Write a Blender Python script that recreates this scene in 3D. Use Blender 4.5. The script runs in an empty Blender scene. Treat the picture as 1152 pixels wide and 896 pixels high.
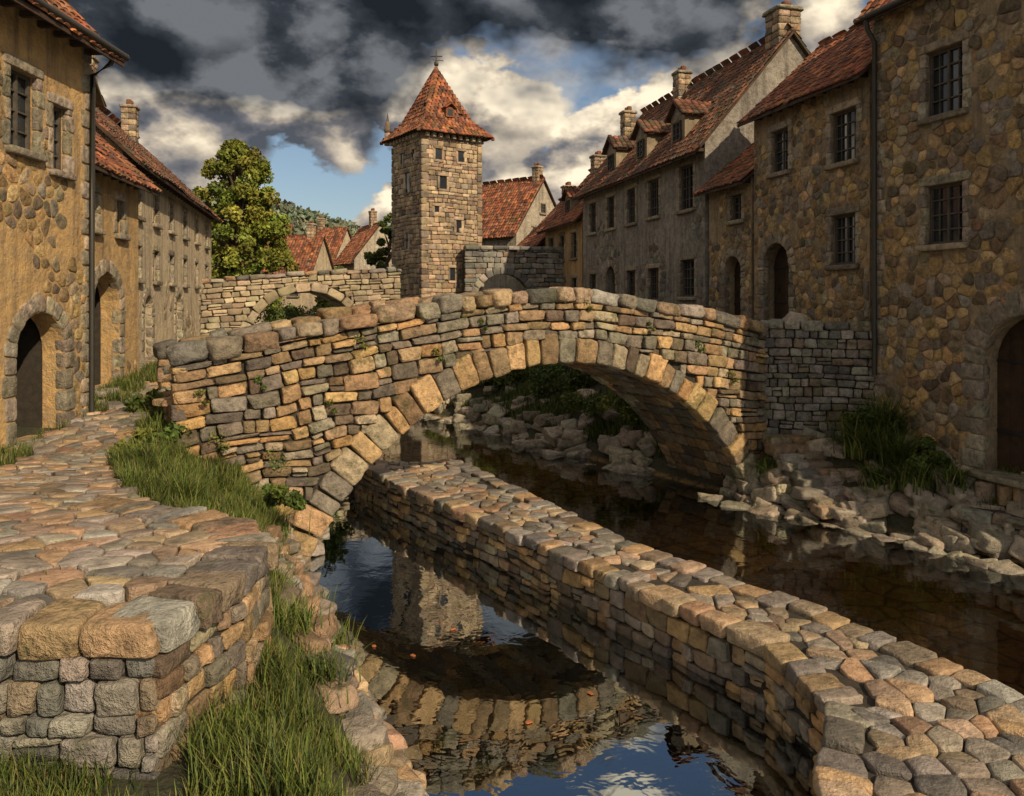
import bpy, math, random
import numpy as np
from mathutils import Vector, Matrix
rng=np.random.default_rng(7); random.seed(7)
scene=bpy.context.scene
U=lambda a,b: random.uniform(a,b)

# ------------------------------------------------------------------ mesh accumulator
class Acc:
    def __init__(s): s.V=[];s.L=[];s.T=[];s.C=[];s.n=0
    def add(s,V,F,C):
        V=np.asarray(V,float).reshape(-1,3); F=np.asarray(F,int)
        s.V.append(V); s.L.append((F+s.n).ravel()); s.T.append(np.full(F.shape[0],F.shape[1],int))
        C=np.asarray(C,float)
        if C.ndim==1: C=np.tile(C,(len(V),1))
        s.C.append(C); s.n+=len(V)
    def build(s,name,mat,smooth=True,parent=None):
        if not s.V: return None
        V=np.concatenate(s.V);L=np.concatenate(s.L);T=np.concatenate(s.T);C=np.concatenate(s.C)
        me=bpy.data.meshes.new(name)
        me.vertices.add(len(V)); me.vertices.foreach_set('co',V.ravel())
        me.loops.add(len(L)); me.loops.foreach_set('vertex_index',L.astype(np.int32))
        me.polygons.add(len(T)); st=np.concatenate([[0],np.cumsum(T)[:-1]]).astype(np.int32)
        me.polygons.foreach_set('loop_start',st)
        me.polygons.foreach_set('use_smooth',np.full(len(T),smooth))
        me.update(calc_edges=True); me.validate()
        a=me.color_attributes.new('col','FLOAT_COLOR','POINT')
        if len(me.vertices)==len(V):
            a.data.foreach_set('color',np.concatenate([C,np.ones((len(C),1))],1).ravel())
        me.materials.append(mat)
        ob=bpy.data.objects.new(name,me); scene.collection.objects.link(ob)
        if parent is not None:
            ob.parent=parent; ob.matrix_parent_inverse=Matrix.Translation(-Vector(parent.location))
        return ob
def empty(name,loc):
    o=bpy.data.objects.new(name,None); o.location=loc; o.empty_display_size=.5
    scene.collection.objects.link(o); return o

def cube_tmpl(ts,q=None):
    n=len(ts)-1; idx={};P=[];F=[]
    def g(i,j,k):
        if (i,j,k) not in idx: idx[(i,j,k)]=len(P); P.append((ts[i],ts[j],ts[k]))
        return idx[(i,j,k)]
    for a in range(n):
        for b in range(n):
            for s in (0,n):
                fx=[g(s,a,b),g(s,a+1,b),g(s,a+1,b+1),g(s,a,b+1)]
                fy=[g(a,s,b),g(a+1,s,b),g(a+1,s,b+1),g(a,s,b+1)]
                fz=[g(a,b,s),g(a+1,b,s),g(a+1,b+1,s),g(a,b+1,s)]
                if s==0: fx.reverse(); fz.reverse()
                else: fy.reverse()
                F+= [fx,fy,fz]
    P=np.array(P,float)
    if q:
        nn=(np.abs(P)**q).sum(1)**(1/q); P=P/nn[:,None]
    W=np.stack([(1+sx*P[:,0])*(1+sy*P[:,1])*(1+sz*P[:,2])/8 for sx in(-1,1) for sy in(-1,1) for sz in(-1,1)],1)
    return P,np.array(F),W
T4=cube_tmpl([-1,-.82,-.25,.35,.82,1],8.5)
TC=cube_tmpl([-1,-.76,-.25,.3,.76,1],5.5)
TR=cube_tmpl([-1,-.7,0,.7,1],3.6)
T1=cube_tmpl([-1,1])
def stones(acc,C,E,H,col,jit=.1,tm=T4,nz=.03):
    C=np.asarray(C,float).reshape(-1,3);N=len(C)
    if N==0: return
    E=np.broadcast_to(np.asarray(E,float),(N,3,3)); H=np.broadcast_to(np.asarray(H,float),(N,3))
    P,F,W=tm; m=len(P)
    V=np.broadcast_to(P,(N,m,3)).copy()
    if jit>0:
        J=rng.uniform(-jit,jit,(N,8,3)); V=V+np.einsum('mk,nkd->nmd',W,J)
    if nz>0:
        fr=rng.uniform(1.5,5.5,(N,3,3)); ph=rng.uniform(0,6.28,(N,1,3))
        V=V+nz*np.sin(np.einsum('md,nde->nme',P,fr)+ph)
    V=V*H[:,None,:]
    V=np.einsum('nmd,nde->nme',V,E)+C[:,None,:]
    col=np.broadcast_to(np.asarray(col,float),(N,3))
    FF=(F[None]+ (np.arange(N)*m)[:,None,None]).reshape(-1,4)
    acc.add(V.reshape(-1,3),FF,np.repeat(col,m,0))
PAL={
 'warm':[(.38,.255,.14),(.46,.31,.16),(.25,.175,.10),(.33,.275,.20),(.14,.105,.075),(.25,.22,.18),(.43,.27,.125),(.19,.165,.135),(.31,.22,.14),(.17,.145,.12)],
 'grey':[(.24,.225,.205),(.15,.145,.135),(.30,.275,.24),(.21,.17,.125),(.25,.235,.195)],
 'pave':[(.38,.285,.20),(.29,.255,.22),(.42,.305,.19),(.23,.175,.125),(.32,.295,.265),(.17,.155,.14),(.38,.255,.145),(.27,.23,.19),(.34,.22,.14),(.2,.18,.155)],
 'ochre':[(.42,.285,.13),(.33,.225,.11),(.46,.325,.17),(.23,.16,.095),(.35,.275,.18),(.26,.225,.185),(.18,.14,.10)],
 'tower':[(.40,.30,.20),(.31,.24,.17),(.44,.34,.24),(.22,.175,.14),(.36,.26,.175)],
 'tile':[(.27,.09,.045),(.18,.065,.04),(.33,.125,.055),(.12,.055,.038),(.25,.12,.07)],
 'tiledark':[(.16,.068,.043),(.10,.055,.037),(.21,.09,.05),(.11,.08,.06)],
 'dress':[(.32,.28,.22),(.27,.23,.18),(.35,.295,.22)],
 'soft':[(.36,.29,.2),(.29,.24,.17),(.4,.33,.23)],
}
def pal(name,N,var=.3):
    p=np.array(PAL[name]); c=p[rng.integers(0,len(p),N)]
    return c*rng.uniform(1-var,1+var,(N,1))*rng.uniform(.95,1.05,(N,3))
# ------------------------------------------------------------------ materials
def newmat(name):
    m=bpy.data.materials.new(name); m.use_nodes=True
    nt=m.node_tree; b=nt.nodes['Principled BSDF']; return m,nt,b
def nd(nt,t,**k):
    n=nt.nodes.new(t)
    for a,v in k.items(): setattr(n,a,v)
    return n
def noise(nt,vec,scale,detail=5,rough=.6,dist=0):
    n=nd(nt,'ShaderNodeTexNoise'); n.inputs['Scale'].default_value=scale; n.inputs['Detail'].default_value=detail
    n.inputs['Roughness'].default_value=rough; n.inputs['Distortion'].default_value=dist
    nt.links.new(vec,n.inputs['Vector']); return n.outputs['Fac']
def ramp(nt,fac,stops):
    r=nd(nt,'ShaderNodeValToRGB'); el=r.color_ramp.elements
    while len(el)<len(stops): el.new(.5)
    for e,(p,c) in zip(el,stops):
        e.position=p; e.color=(c[0],c[1],c[2],1) if hasattr(c,'__len__') else (c,c,c,1)
    nt.links.new(fac,r.inputs[0]); return r.outputs[0]
def mix(nt,fac,a,b,mode='MIX'):
    m=nd(nt,'ShaderNodeMix',data_type='RGBA',blend_type=mode)
    def s(i,v):
        if isinstance(v,bpy.types.NodeSocket): nt.links.new(v,m.inputs[i])
        elif hasattr(v,'__len__'): m.inputs[i].default_value=(v[0],v[1],v[2],1)
        else: m.inputs[i].default_value=v
    s(0,fac); s(6,a); s(7,b); return m.outputs[2]
def math_(nt,op,a,b=0.,c=None,clamp=False):
    m=nd(nt,'ShaderNodeMath',operation=op,use_clamp=clamp)
    for i,v in enumerate([a,b]+([c] if c is not None else [])):
        if isinstance(v,bpy.types.NodeSocket): nt.links.new(v,m.inputs[i])
        else: m.inputs[i].default_value=v
    return m.outputs[0]
def nd_map(nt,v,a,b_):
    r=nd(nt,'ShaderNodeMapRange'); r.inputs[1].default_value=a; r.inputs[2].default_value=b_
    nt.links.new(v,r.inputs[0]); return r.outputs[0]
def objco(nt): return nd(nt,'ShaderNodeNewGeometry').outputs['Position']
def bump(nt,b,h,strength=.5,dist=.02,prev=None):
    n=nd(nt,'ShaderNodeBump'); n.inputs['Strength'].default_value=strength; n.inputs['Distance'].default_value=dist
    nt.links.new(h,n.inputs['Height'])
    if prev is not None: nt.links.new(prev,n.inputs['Normal'])
    nt.links.new(n.outputs[0],b.inputs['Normal']); return n.outputs[0]
def attr_mat(name,lo=.5,hi=1.3,sc=5,rough=.85,bs=.6,bd=.03,moss=.0,spec=.3):
    m,nt,b=newmat(name); P=objco(nt)
    a=nd(nt,'ShaderNodeAttribute',attribute_name='col').outputs['Color']
    if bs<=0:
        n1=noise(nt,P,sc,2,.6)
        c=mix(nt,1,a,ramp(nt,n1,[(.3,lo),(.72,hi)]),'MULTIPLY')
        nt.links.new(c,b.inputs['Base Color']); b.inputs['Roughness'].default_value=rough; b.inputs['Specular IOR Level'].default_value=.25
        return m
    n1=noise(nt,P,sc,5,.76)
    f=ramp(nt,n1,[(.3,lo),(.5,1.),(.7,hi)]); c=mix(nt,1,a,f,'MULTIPLY')
    n4=noise(nt,P,sc*.36,5,.72)
    c=mix(nt,ramp(nt,n4,[(.47,0.),(.62,.6)]),c,mix(nt,1,c,(.50,.52,.54),'MULTIPLY'))
    if moss>0:
        mk=ramp(nt,n4,[(.37,moss),(.45,0.)])
        c=mix(nt,mk,c,(.055,.065,.025))
    nt.links.new(c,b.inputs['Base Color']); b.inputs['Roughness'].default_value=rough
    b.inputs['Specular IOR Level'].default_value=spec
    bump(nt,b,n1,bs,bd*1.5)
    return m
M_stone=attr_mat('weathered_stone',lo=.38,hi=1.4,moss=.6,bd=.07,bs=.95,sc=6)
M_pave=attr_mat('paving_stone',rough=.5,spec=.55,lo=.45,hi=1.35,bd=.05,bs=.9,moss=.25,sc=6)
M_bank=attr_mat('bank_stone',rough=.6,spec=.5,bd=.06,bs=.9,moss=.8,sc=6)
M_tile=attr_mat('clay_tile',lo=.45,hi=1.4,sc=2.2,bd=.02,moss=.5)
M_far=attr_mat('tower_stone',sc=2,bd=.08,moss=.15)
M_leaf=attr_mat('leaf',lo=.7,hi=1.3,sc=1.5,rough=.6,bs=.0)
M_wood=attr_mat('old_wood',sc=4,bd=.01)
def mortar_mat():
    m,nt,b=newmat('mortar'); P=objco(nt); n=noise(nt,P,8,4,.7)
    nt.links.new(ramp(nt,n,[(.3,(.014,.012,.009)),(.7,(.042,.034,.026))]),b.inputs['Base Color']); b.inputs['Roughness'].default_value=.95
    return m
M_mortar=mortar_mat()
def plaster(name,ca,cb,cd,cell=3.2,stone=.5):
    m,nt,b=newmat(name); P=objco(nt)
    n1=noise(nt,P,.7,5,.7,.5); n2=noise(nt,P,4,6,.75)
    c=mix(nt,ramp(nt,n1,[(.36,0.),(.6,1.)]),ca,cb)
    c=mix(nt,ramp(nt,n2,[(.40,0.),(.66,.95)]),c,cd)
    mp=nd(nt,'ShaderNodeMapping'); mp.inputs['Scale'].default_value=(3.4,3.4,.28); nt.links.new(P,mp.inputs[0])
    n3=noise(nt,mp.outputs[0],1.,4,.65); c=mix(nt,ramp(nt,n3,[(.48,0.),(.70,.7)]),c,(cd[0]*.42,cd[1]*.42,cd[2]*.46))
    vo=nd(nt,'ShaderNodeTexVoronoi',feature='DISTANCE_TO_EDGE'); vo.inputs['Scale'].default_value=cell; nt.links.new(P,vo.inputs['Vector'])
    e=ramp(nt,vo.outputs['Distance'],[(.0,0.),(.10,1.)])
    mk=ramp(nt,n1,[(.46,0.),(.6,stone)])
    ec=mix(nt,mk,(1,1,1),e); c=mix(nt,.45,c,ec,'MULTIPLY')
    nt.links.new(c,b.inputs['Base Color']); b.inputs['Roughness'].default_value=.92
    bump(nt,b,n2,.95,.12)
    return m
PL_ochre=plaster('ochre_plaster',(.62,.41,.17),(.49,.31,.13),(.34,.25,.15))
PL_cream=plaster('cream_plaster',(.58,.49,.34),(.48,.39,.26),(.34,.28,.21))
PL_grey=plaster('grey_plaster',(.35,.32,.275),(.27,.25,.22),(.15,.135,.12),stone=.8)
PL_tan=plaster('tan_plaster',(.40,.30,.185),(.31,.235,.145),(.19,.155,.11),stone=.9)
PL_white=plaster('pale_plaster',(.48,.43,.35),(.39,.34,.26),(.27,.24,.2))
def simple(name,col,rough,spec=.5,metal=0):
    m,nt,b=newmat(name); P=objco(nt); n=noise(nt,P,6,2)
    nt.links.new(mix(nt,n,[c*.7 for c in col],[c*1.25 for c in col]),b.inputs['Base Color'])
    b.inputs['Roughness'].default_value=rough; b.inputs['Specular IOR Level'].default_value=spec; b.inputs['Metallic'].default_value=metal
    return m
M_glass=simple('window_glass',(.022,.028,.036),.1,.9)
M_iron=simple('dark_iron',(.03,.028,.025),.5)
# ------------------------------------------------------------------ coursed masonry
def course_rects(s0,s1,f0,f1,ch,cl,split=.12):
    out=[];f=f0
    while f<f1-1e-6:
        h=U(*ch)
        if f+h>f1-ch[0]*.6: h=f1-f
        s=s0
        k=U(.85,1.2)
        while s<s1-1e-6:
            w=U(*cl)*k
            if s+w>s1-cl[0]*.6: w=s1-s
            if random.random()<split and h>ch[0]*1.25:
                m=U(.35,.65)*h; out.append((s,s+w,f,f+m)); out.append((s,s+w,f+m,f+h))
            else: out.append((s,s+w,f,f+h))
            s+=w
        f+=h
    return out
def place_rects(acc,rects,P2,e,n,zmap,pname,depth=.13,out=(.0,.05),gap=.012,jit=.14,tm=T4,nz=.045,off=0.):
    C=[];E=[];H=[]
    e=np.array(e);n=np.array(n)
    for a,b,f0,f1 in rects:
        sc=(a+b)/2; z0=zmap(sc,f0); z1=zmap(sc,f1); fm=(f0+f1)/2
        sl=(zmap(b,fm)-zmap(a,fm))/max(b-a,1e-3); hh=(z1-z0)/2-gap; hw=(b-a)/2-gap
        if hh<.015 or hw<.02: continue
        o=U(*out)+off
        c=np.array([P2[0]+e[0]*sc+n[0]*(o-depth),P2[1]+e[1]*sc+n[1]*(o-depth),(z0+z1)/2])
        t=math.atan(sl)+U(-.06,.06)
        ax=np.array([e[0]*math.cos(t),e[1]*math.cos(t),math.sin(t)])
        az=np.array([-e[0]*math.sin(t),-e[1]*math.sin(t),math.cos(t)])
        C.append(c);E.append([ax,az,[n[0],n[1],0]]);H.append([hw*1.02,hh*1.03,depth])
    if C:
        stones(acc,C,E,H,pal(pname,len(C)),jit,tm,nz)
def colsolid(acc,S,zl,zu,P2,e,n,d0,d1):
    S=np.array(S);m=len(S)
    def pt(s,d,z): return np.stack([P2[0]+e[0]*s-n[0]*d,P2[1]+e[1]*s-n[1]*d,z],1)
    zl=np.asarray(zl,float)+0*S; zu=np.asarray(zu,float)+0*S
    V=np.concatenate([pt(S,d0,zl),pt(S,d0,zu),pt(S,d1,zu),pt(S,d1,zl)])
    F=[]
    for i in range(m-1):
        for k in range(4):
            a=k*m+i;b=((k+1)%4)*m+i; F.append([a,a+1,b+1,b])
    F.append([0,m,2*m,3*m]);F.append([m-1,2*m-1,3*m-1,4*m-1])
    acc.add(V,F,(.1,.08,.06))
def coursewall(accS,accM,A,B,zb,zt,pname,ch=(.14,.26),cl=(.25,.6),thick=.5,hole=None,out=(0,.05),tm=T4,gap=.012,nz=.045,jit=.14):
    A=np.array(A,float);B=np.array(B,float);L=np.linalg.norm(B-A);e=(B-A)/L;n=np.array([e[1],-e[0]])
    zb_=zb if callable(zb) else (lambda s:zb); zt_=zt if callable(zt) else (lambda s:zt)
    Hn=zt_(L/2)-zb_(L/2)
    r=course_rects(0,L,0,1,(ch[0]/Hn,ch[1]/Hn),cl)
    zm=lambda s,f: zb_(s)+f*(zt_(s)-zb_(s))+.025*math.sin(s*2.1+f*7)*math.sin(math.pi*min(1,max(0,f)))
    if hole: r=[q for q in r if not hole((q[0]+q[1])/2,zm((q[0]+q[1])/2,(q[2]+q[3])/2))]
    place_rects(accS,r,A,e,n,zm,pname,out=out,tm=tm,gap=gap,nz=nz,jit=jit)
    if accM is not None:
        S=np.linspace(0,L,max(2,int(L/.5)+1)); colsolid(accM,S,[zb_(s) for s in S],[zt_(s)-.02 for s in S],A,e,n,.06,thick)
    return L,e,n
# ------------------------------------------------------------------ irregular (cell) masonry
def clip(poly,px,py,nx,ny):
    out=[];m=len(poly)
    for i in range(m):
        a=poly[i];b=poly[(i+1)%m]
        da=(a[0]-px)*nx+(a[1]-py)*ny; db=(b[0]-px)*nx+(b[1]-py)*ny
        if da<=0: out.append(a)
        if (da<0 and db>0) or (da>0 and db<0):
            t=da/(da-db); out.append((a[0]+(b[0]-a[0])*t,a[1]+(b[1]-a[1])*t))
    return out
def vcells(u0,u1,v0,v1,cs,aspect=1.35,jit=.36,keep=None,drop=.15):
    du=cs*aspect;dv=cs;nu=int((u1-u0)/du)+3;nv=int((v1-v0)/dv)+3
    pts={}
    for j in range(-2,nv+2):
        ro=U(0,1)
        for i in range(-2,nu+2):
            if random.random()<drop: continue
            pts[i,j]=(u0+(i+ro+U(-jit,jit)*1.1)*du, v0+(j+U(-jit,jit)*.55)*dv)
    out=[]
    for j in range(0,nv):
        for i in range(0,nu):
            p=pts.get((i,j))
            if p is None or (keep and not keep(p[0],p[1])): continue
            poly=[(p[0]-1.9*du,p[1]-1.7*dv),(p[0]+1.9*du,p[1]-1.7*dv),(p[0]+1.9*du,p[1]+1.7*dv),(p[0]-1.9*du,p[1]+1.7*dv)]
            for dj in(0,-1,1,-2,2):
                for di in(-1,1,0,-2,2,-3,3):
                    if di==0 and dj==0: continue
                    q=pts.get((i+di,j+dj))
                    if q is None: continue
                    poly=clip(poly,(p[0]+q[0])/2,(p[1]+q[1])/2,(q[0]-p[0]),(q[1]-p[1]))
                    if len(poly)<3: break
                if len(poly)<3: break
            if len(poly)>=3: out.append((p,poly))
    return out
def cell_stone(acc,poly,mapf,h,gap,bev,col,base=-.06,tilt=.04,rnd=.12):
    p=np.array(poly,float)
    keepi=np.linalg.norm(np.roll(p,-1,0)-p,axis=1)>.02
    if keepi.sum()>=3: p=p[keepi]
    nx=np.roll(p,-1,0); Q=np.empty((2*len(p),2)); Q[0::2]=(1-rnd)*p+rnd*nx; Q[1::2]=rnd*p+(1-rnd)*nx
    c=Q.mean(0); r=np.linalg.norm(Q-c,axis=1).mean()
    if r<gap*2.5+bev: return
    k=len(Q); d=Q-c; wob=1+rng.uniform(-.045,.02,(k,1))
    a1=1-gap/r; a2=1-(gap+bev*.35)/r; a3=1-(gap+bev*1.3)/r
    ta,tb=rng.uniform(-tilt,tilt,2)
    R=[c+d*a1*wob,c+d*a1*wob,c+d*a2*wob,c+d*a3*wob]
    HH=[np.full(k,base),np.full(k,h-bev),np.full(k,h-bev*.35),np.full(k,h)]
    V=[]
    for i,(q,hh) in enumerate(zip(R,HH)):
        if i: hh=hh+ta*(q[:,0]-c[0])+tb*(q[:,1]-c[1])
        V.append(mapf(q[:,0],q[:,1],hh))
    V.append(mapf(np.array([c[0]]),np.array([c[1]]),np.array([h+bev*.1])))
    V=np.concatenate(V); F=[]
    for rr in range(3):
        for i in range(k):
            j=(i+1)%k; F.append([rr*k+i,rr*k+j,(rr+1)*k+j,(rr+1)*k+i])
    T=[[3*k+i,3*k+(i+1)%k,4*k] for i in range(k)]
    n0=acc.n; acc.add(V,F,col)
    acc.L.append(np.array(T).ravel()+n0); acc.T.append(np.full(k,3,int))
def inpoly(x,y,P):
    ins=np.zeros(np.shape(x),bool); x=np.asarray(x);y=np.asarray(y)
    for i in range(len(P)):
        a=P[i];b=P[(i+1)%len(P)]
        if a[1]==b[1]: continue
        c=((a[1]>y)!=(b[1]>y))&(x<(b[0]-a[0])*(y-a[1])/(b[1]-a[1])+a[0]); ins=ins^c
    return ins
def segdist(x,y,P,closed=True):
    d=np.full(np.shape(x),1e9); x=np.asarray(x,float);y=np.asarray(y,float)
    for i in range(len(P) if closed else len(P)-1):
        a=P[i];b=P[(i+1)%len(P)]; ex,ey=b[0]-a[0],b[1]-a[1]
        t=np.clip(((x-a[0])*ex+(y-a[1])*ey)/(ex*ex+ey*ey),0,1)
        d=np.minimum(d,np.hypot(x-a[0]-t*ex,y-a[1]-t*ey))
    return d
# ------------------------------------------------------------------ terrain
RIV=[(1.5,-12),(.8,0),(0,5),(-1.2,8.2),(-2.57,11.25),(-3.6,14),(-3.9,15.2),(-4.6,19),(-6,26),(-12.3,37.5),(-14,46),(-18,53.5),(-60,62),
     (-60,72),(-18,61),(-12,56),(-9,47),(-7.3,39),(-1.7,33),(1.5,27),(4.0,23.2),(5.6,20.8),(6.2,19.3),(8.1,17.3),(9.8,15.2),(12,11),(13.5,0),(14,-12)]
TERR=[(6.5,20.95),(9.3,20.1),(60,20),(60,90),(-3,90),(-2.5,52),(0,44),(2.2,36),(4.6,28),(5.3,23.7)]
def zp(y): return np.interp(y,[0,8,11,14,18,22,30,60],[2.9,2.9,2.6,2.35,2.75,3.1,3.3,4.0])
def ht(X,Y):
    X=np.asarray(X,float);Y=np.asarray(Y,float)
    d=segdist(X,Y,RIV); d=np.where(inpoly(X,Y,RIV),-d,d)
    mid=np.interp(Y,[-12,0,8,15,20,26,33,38,46,54,58,66,115],[7.5,7,4,1.5,.5,-2,-6,-9.8,-11.5,-14,-25,-60,-600])
    plL=np.where(Y<8.4,1.95,zp(Y)-.08)
    zL=np.minimum(np.interp(d,[-1.2,0,.5,1.2,2.2,40],[-.9,-.05,1.05,1.85,2.4,20]),plL)
    plR=np.interp(Y,[0,22,34,45],[1.3,1.6,2.4,3.8])
    zR=np.minimum(np.interp(d,[-1.2,0,.5,1.3,4,40],[-.9,-.05,.5,1.2,2.4,20]),plR)
    z=np.where(X<mid,zL,zR)
    z=np.where((d<0)&(X+.62*Y>9.8),np.maximum(z,-.32),z)
    z=np.where(inpoly(X,Y,TERR)&(d>0),4.35,z)
    far=np.clip((Y-95)/150,0,1); far=far*far*(3-2*far)
    hill=11+19*np.exp(-((X+78)/48)**2)+2*np.sin(X*.021+1)+1.5*np.sin(X*.06+Y*.03)
    z=z+far*hill*(d>0)
    z=z+np.where(d>0,.04*np.sin(X*3.1+np.sin(Y*2.3))*np.sin(Y*2.7),0)
    return z
def geo(a,b,n):
    k=np.arange(1,n+1); w=1.25**k; w=np.cumsum(w)/np.sum(w); return a+(b-a)*w
xs=np.concatenate([geo(-18,-600,26)[::-1],np.arange(-18,16.01,.25),geo(16,600,26)])
ys=np.concatenate([geo(2,-100,14)[::-1],np.arange(2,62.01,.25),geo(62,700,30)])
GX,GY=np.meshgrid(xs,ys); GZ=ht(GX,GY); nx_,ny_=len(xs),len(ys)
V=np.stack([GX.ravel(),GY.ravel(),GZ.ravel()],1)
I=np.arange(nx_*ny_).reshape(ny_,nx_); F=np.stack([I[:-1,:-1].ravel(),I[:-1,1:].ravel(),I[1:,1:].ravel(),I[1:,:-1].ravel()],1)
def ground_mat():
    m,nt,b=newmat('ground_soil_grass'); P=objco(nt)
    n1=noise(nt,P,1.2,5,.7); n2=noise(nt,P,14,3,.7)
    c=ramp(nt,n1,[(.35,(.045,.05,.017)),(.5,(.035,.03,.018)),(.65,(.025,.04,.011))])
    c=mix(nt,1,c,ramp(nt,n2,[(.3,.5),(.7,1.4)]),'MULTIPLY')
    vo=nd(nt,'ShaderNodeTexVoronoi',feature='DISTANCE_TO_EDGE'); vo.inputs['Scale'].default_value=1.5; nt.links.new(P,vo.inputs['Vector'])
    bed=mix(nt,ramp(nt,n1,[(.4,0.),(.6,1.)]),(.46,.27,.10),(.28,.17,.07))
    bed=mix(nt,1,bed,ramp(nt,vo.outputs['Distance'],[(0.,.3),(.08,1.)]),'MULTIPLY')
    bed=mix(nt,1,bed,ramp(nt,n2,[(.3,.6),(.7,1.3)]),'MULTIPLY')
    sp=nd(nt,'ShaderNodeSeparateXYZ'); nt.links.new(P,sp.inputs[0])
    # deep silt in the left channel, shallow stone bed in the right one
    sil=math_(nt,'ADD',sp.outputs[0],math_(nt,'MULTIPLY',sp.outputs[1],.62)); sil=nd_map(nt,sil,9.0,10.5)
    bed=mix(nt,sil,(.012,.014,.012),bed)
    zf=nd_map(nt,sp.outputs[2],-.05,.12)
    c=mix(nt,zf,bed,c)
    # pasture on the far slopes, its colour paled to paint in distance haze
    c=mix(nt,nd_map(nt,sp.outputs[1],90,130),c,mix(nt,n1,(.12,.15,.09),(.17,.19,.12)))
    nt.links.new(c,b.inputs['Base Color']); b.inputs['Roughness'].default_value=.95
    bump(nt,b,n2,.8,.06); return m
M_ground=ground_mat()
g=Acc(); g.add(V,F,(.05,.05,.02)); g.build('ground',M_ground,True)
def water_mat():
    m=bpy.data.materials.new('river_water'); m.use_nodes=True; nt=m.node_tree; nt.nodes.clear()
    o=nd(nt,'ShaderNodeOutputMaterial'); P=objco(nt)
    n=noise(nt,P,2.0,3,.55,.4)
    bp=nd(nt,'ShaderNodeBump'); bp.inputs['Strength'].default_value=.06; bp.inputs['Distance'].default_value=.06; nt.links.new(n,bp.inputs['Height'])
    gl=nd(nt,'ShaderNodeBsdfGlossy'); gl.inputs['Roughness'].default_value=.012; gl.inputs['Color'].default_value=(.9,.97,1,1); nt.links.new(bp.outputs[0],gl.inputs['Normal'])
    tr=nd(nt,'ShaderNodeBsdfTransparent'); tr.inputs['Color'].default_value=(.84,.74,.58,1)
    fr=nd(nt,'ShaderNodeFresnel'); fr.inputs['IOR'].default_value=2.1; nt.links.new(bp.outputs[0],fr.inputs['Normal'])
    # the deep channel mirrors more strongly than the shallow sun-lit one
    sp=nd(nt,'ShaderNodeSeparateXYZ'); nt.links.new(P,sp.inputs[0])
    sh=nd_map(nt,math_(nt,'ADD',sp.outputs[0],math_(nt,'MULTIPLY',sp.outputs[1],.62)),9.0,10.5)
    gain=math_(nt,'MULTIPLY_ADD',sh,-.9,1.95)
    f=math_(nt,'MULTIPLY_ADD',fr.outputs[0],gain,.08,clamp=True)
    mx=nd(nt,'ShaderNodeMixShader'); nt.links.new(f,mx.inputs[0]); nt.links.new(tr.outputs[0],mx.inputs[1]); nt.links.new(gl.outputs[0],mx.inputs[2])
    nt.links.new(mx.outputs[0],o.inputs['Surface']); return m
w=Acc(); w.add([(-90,-30,0),(16,-30,0),(16,90,0),(-90,90,0)],[[0,1,2,3]],(0,0,0)); w.build('river_water',water_mat(),False)

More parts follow.
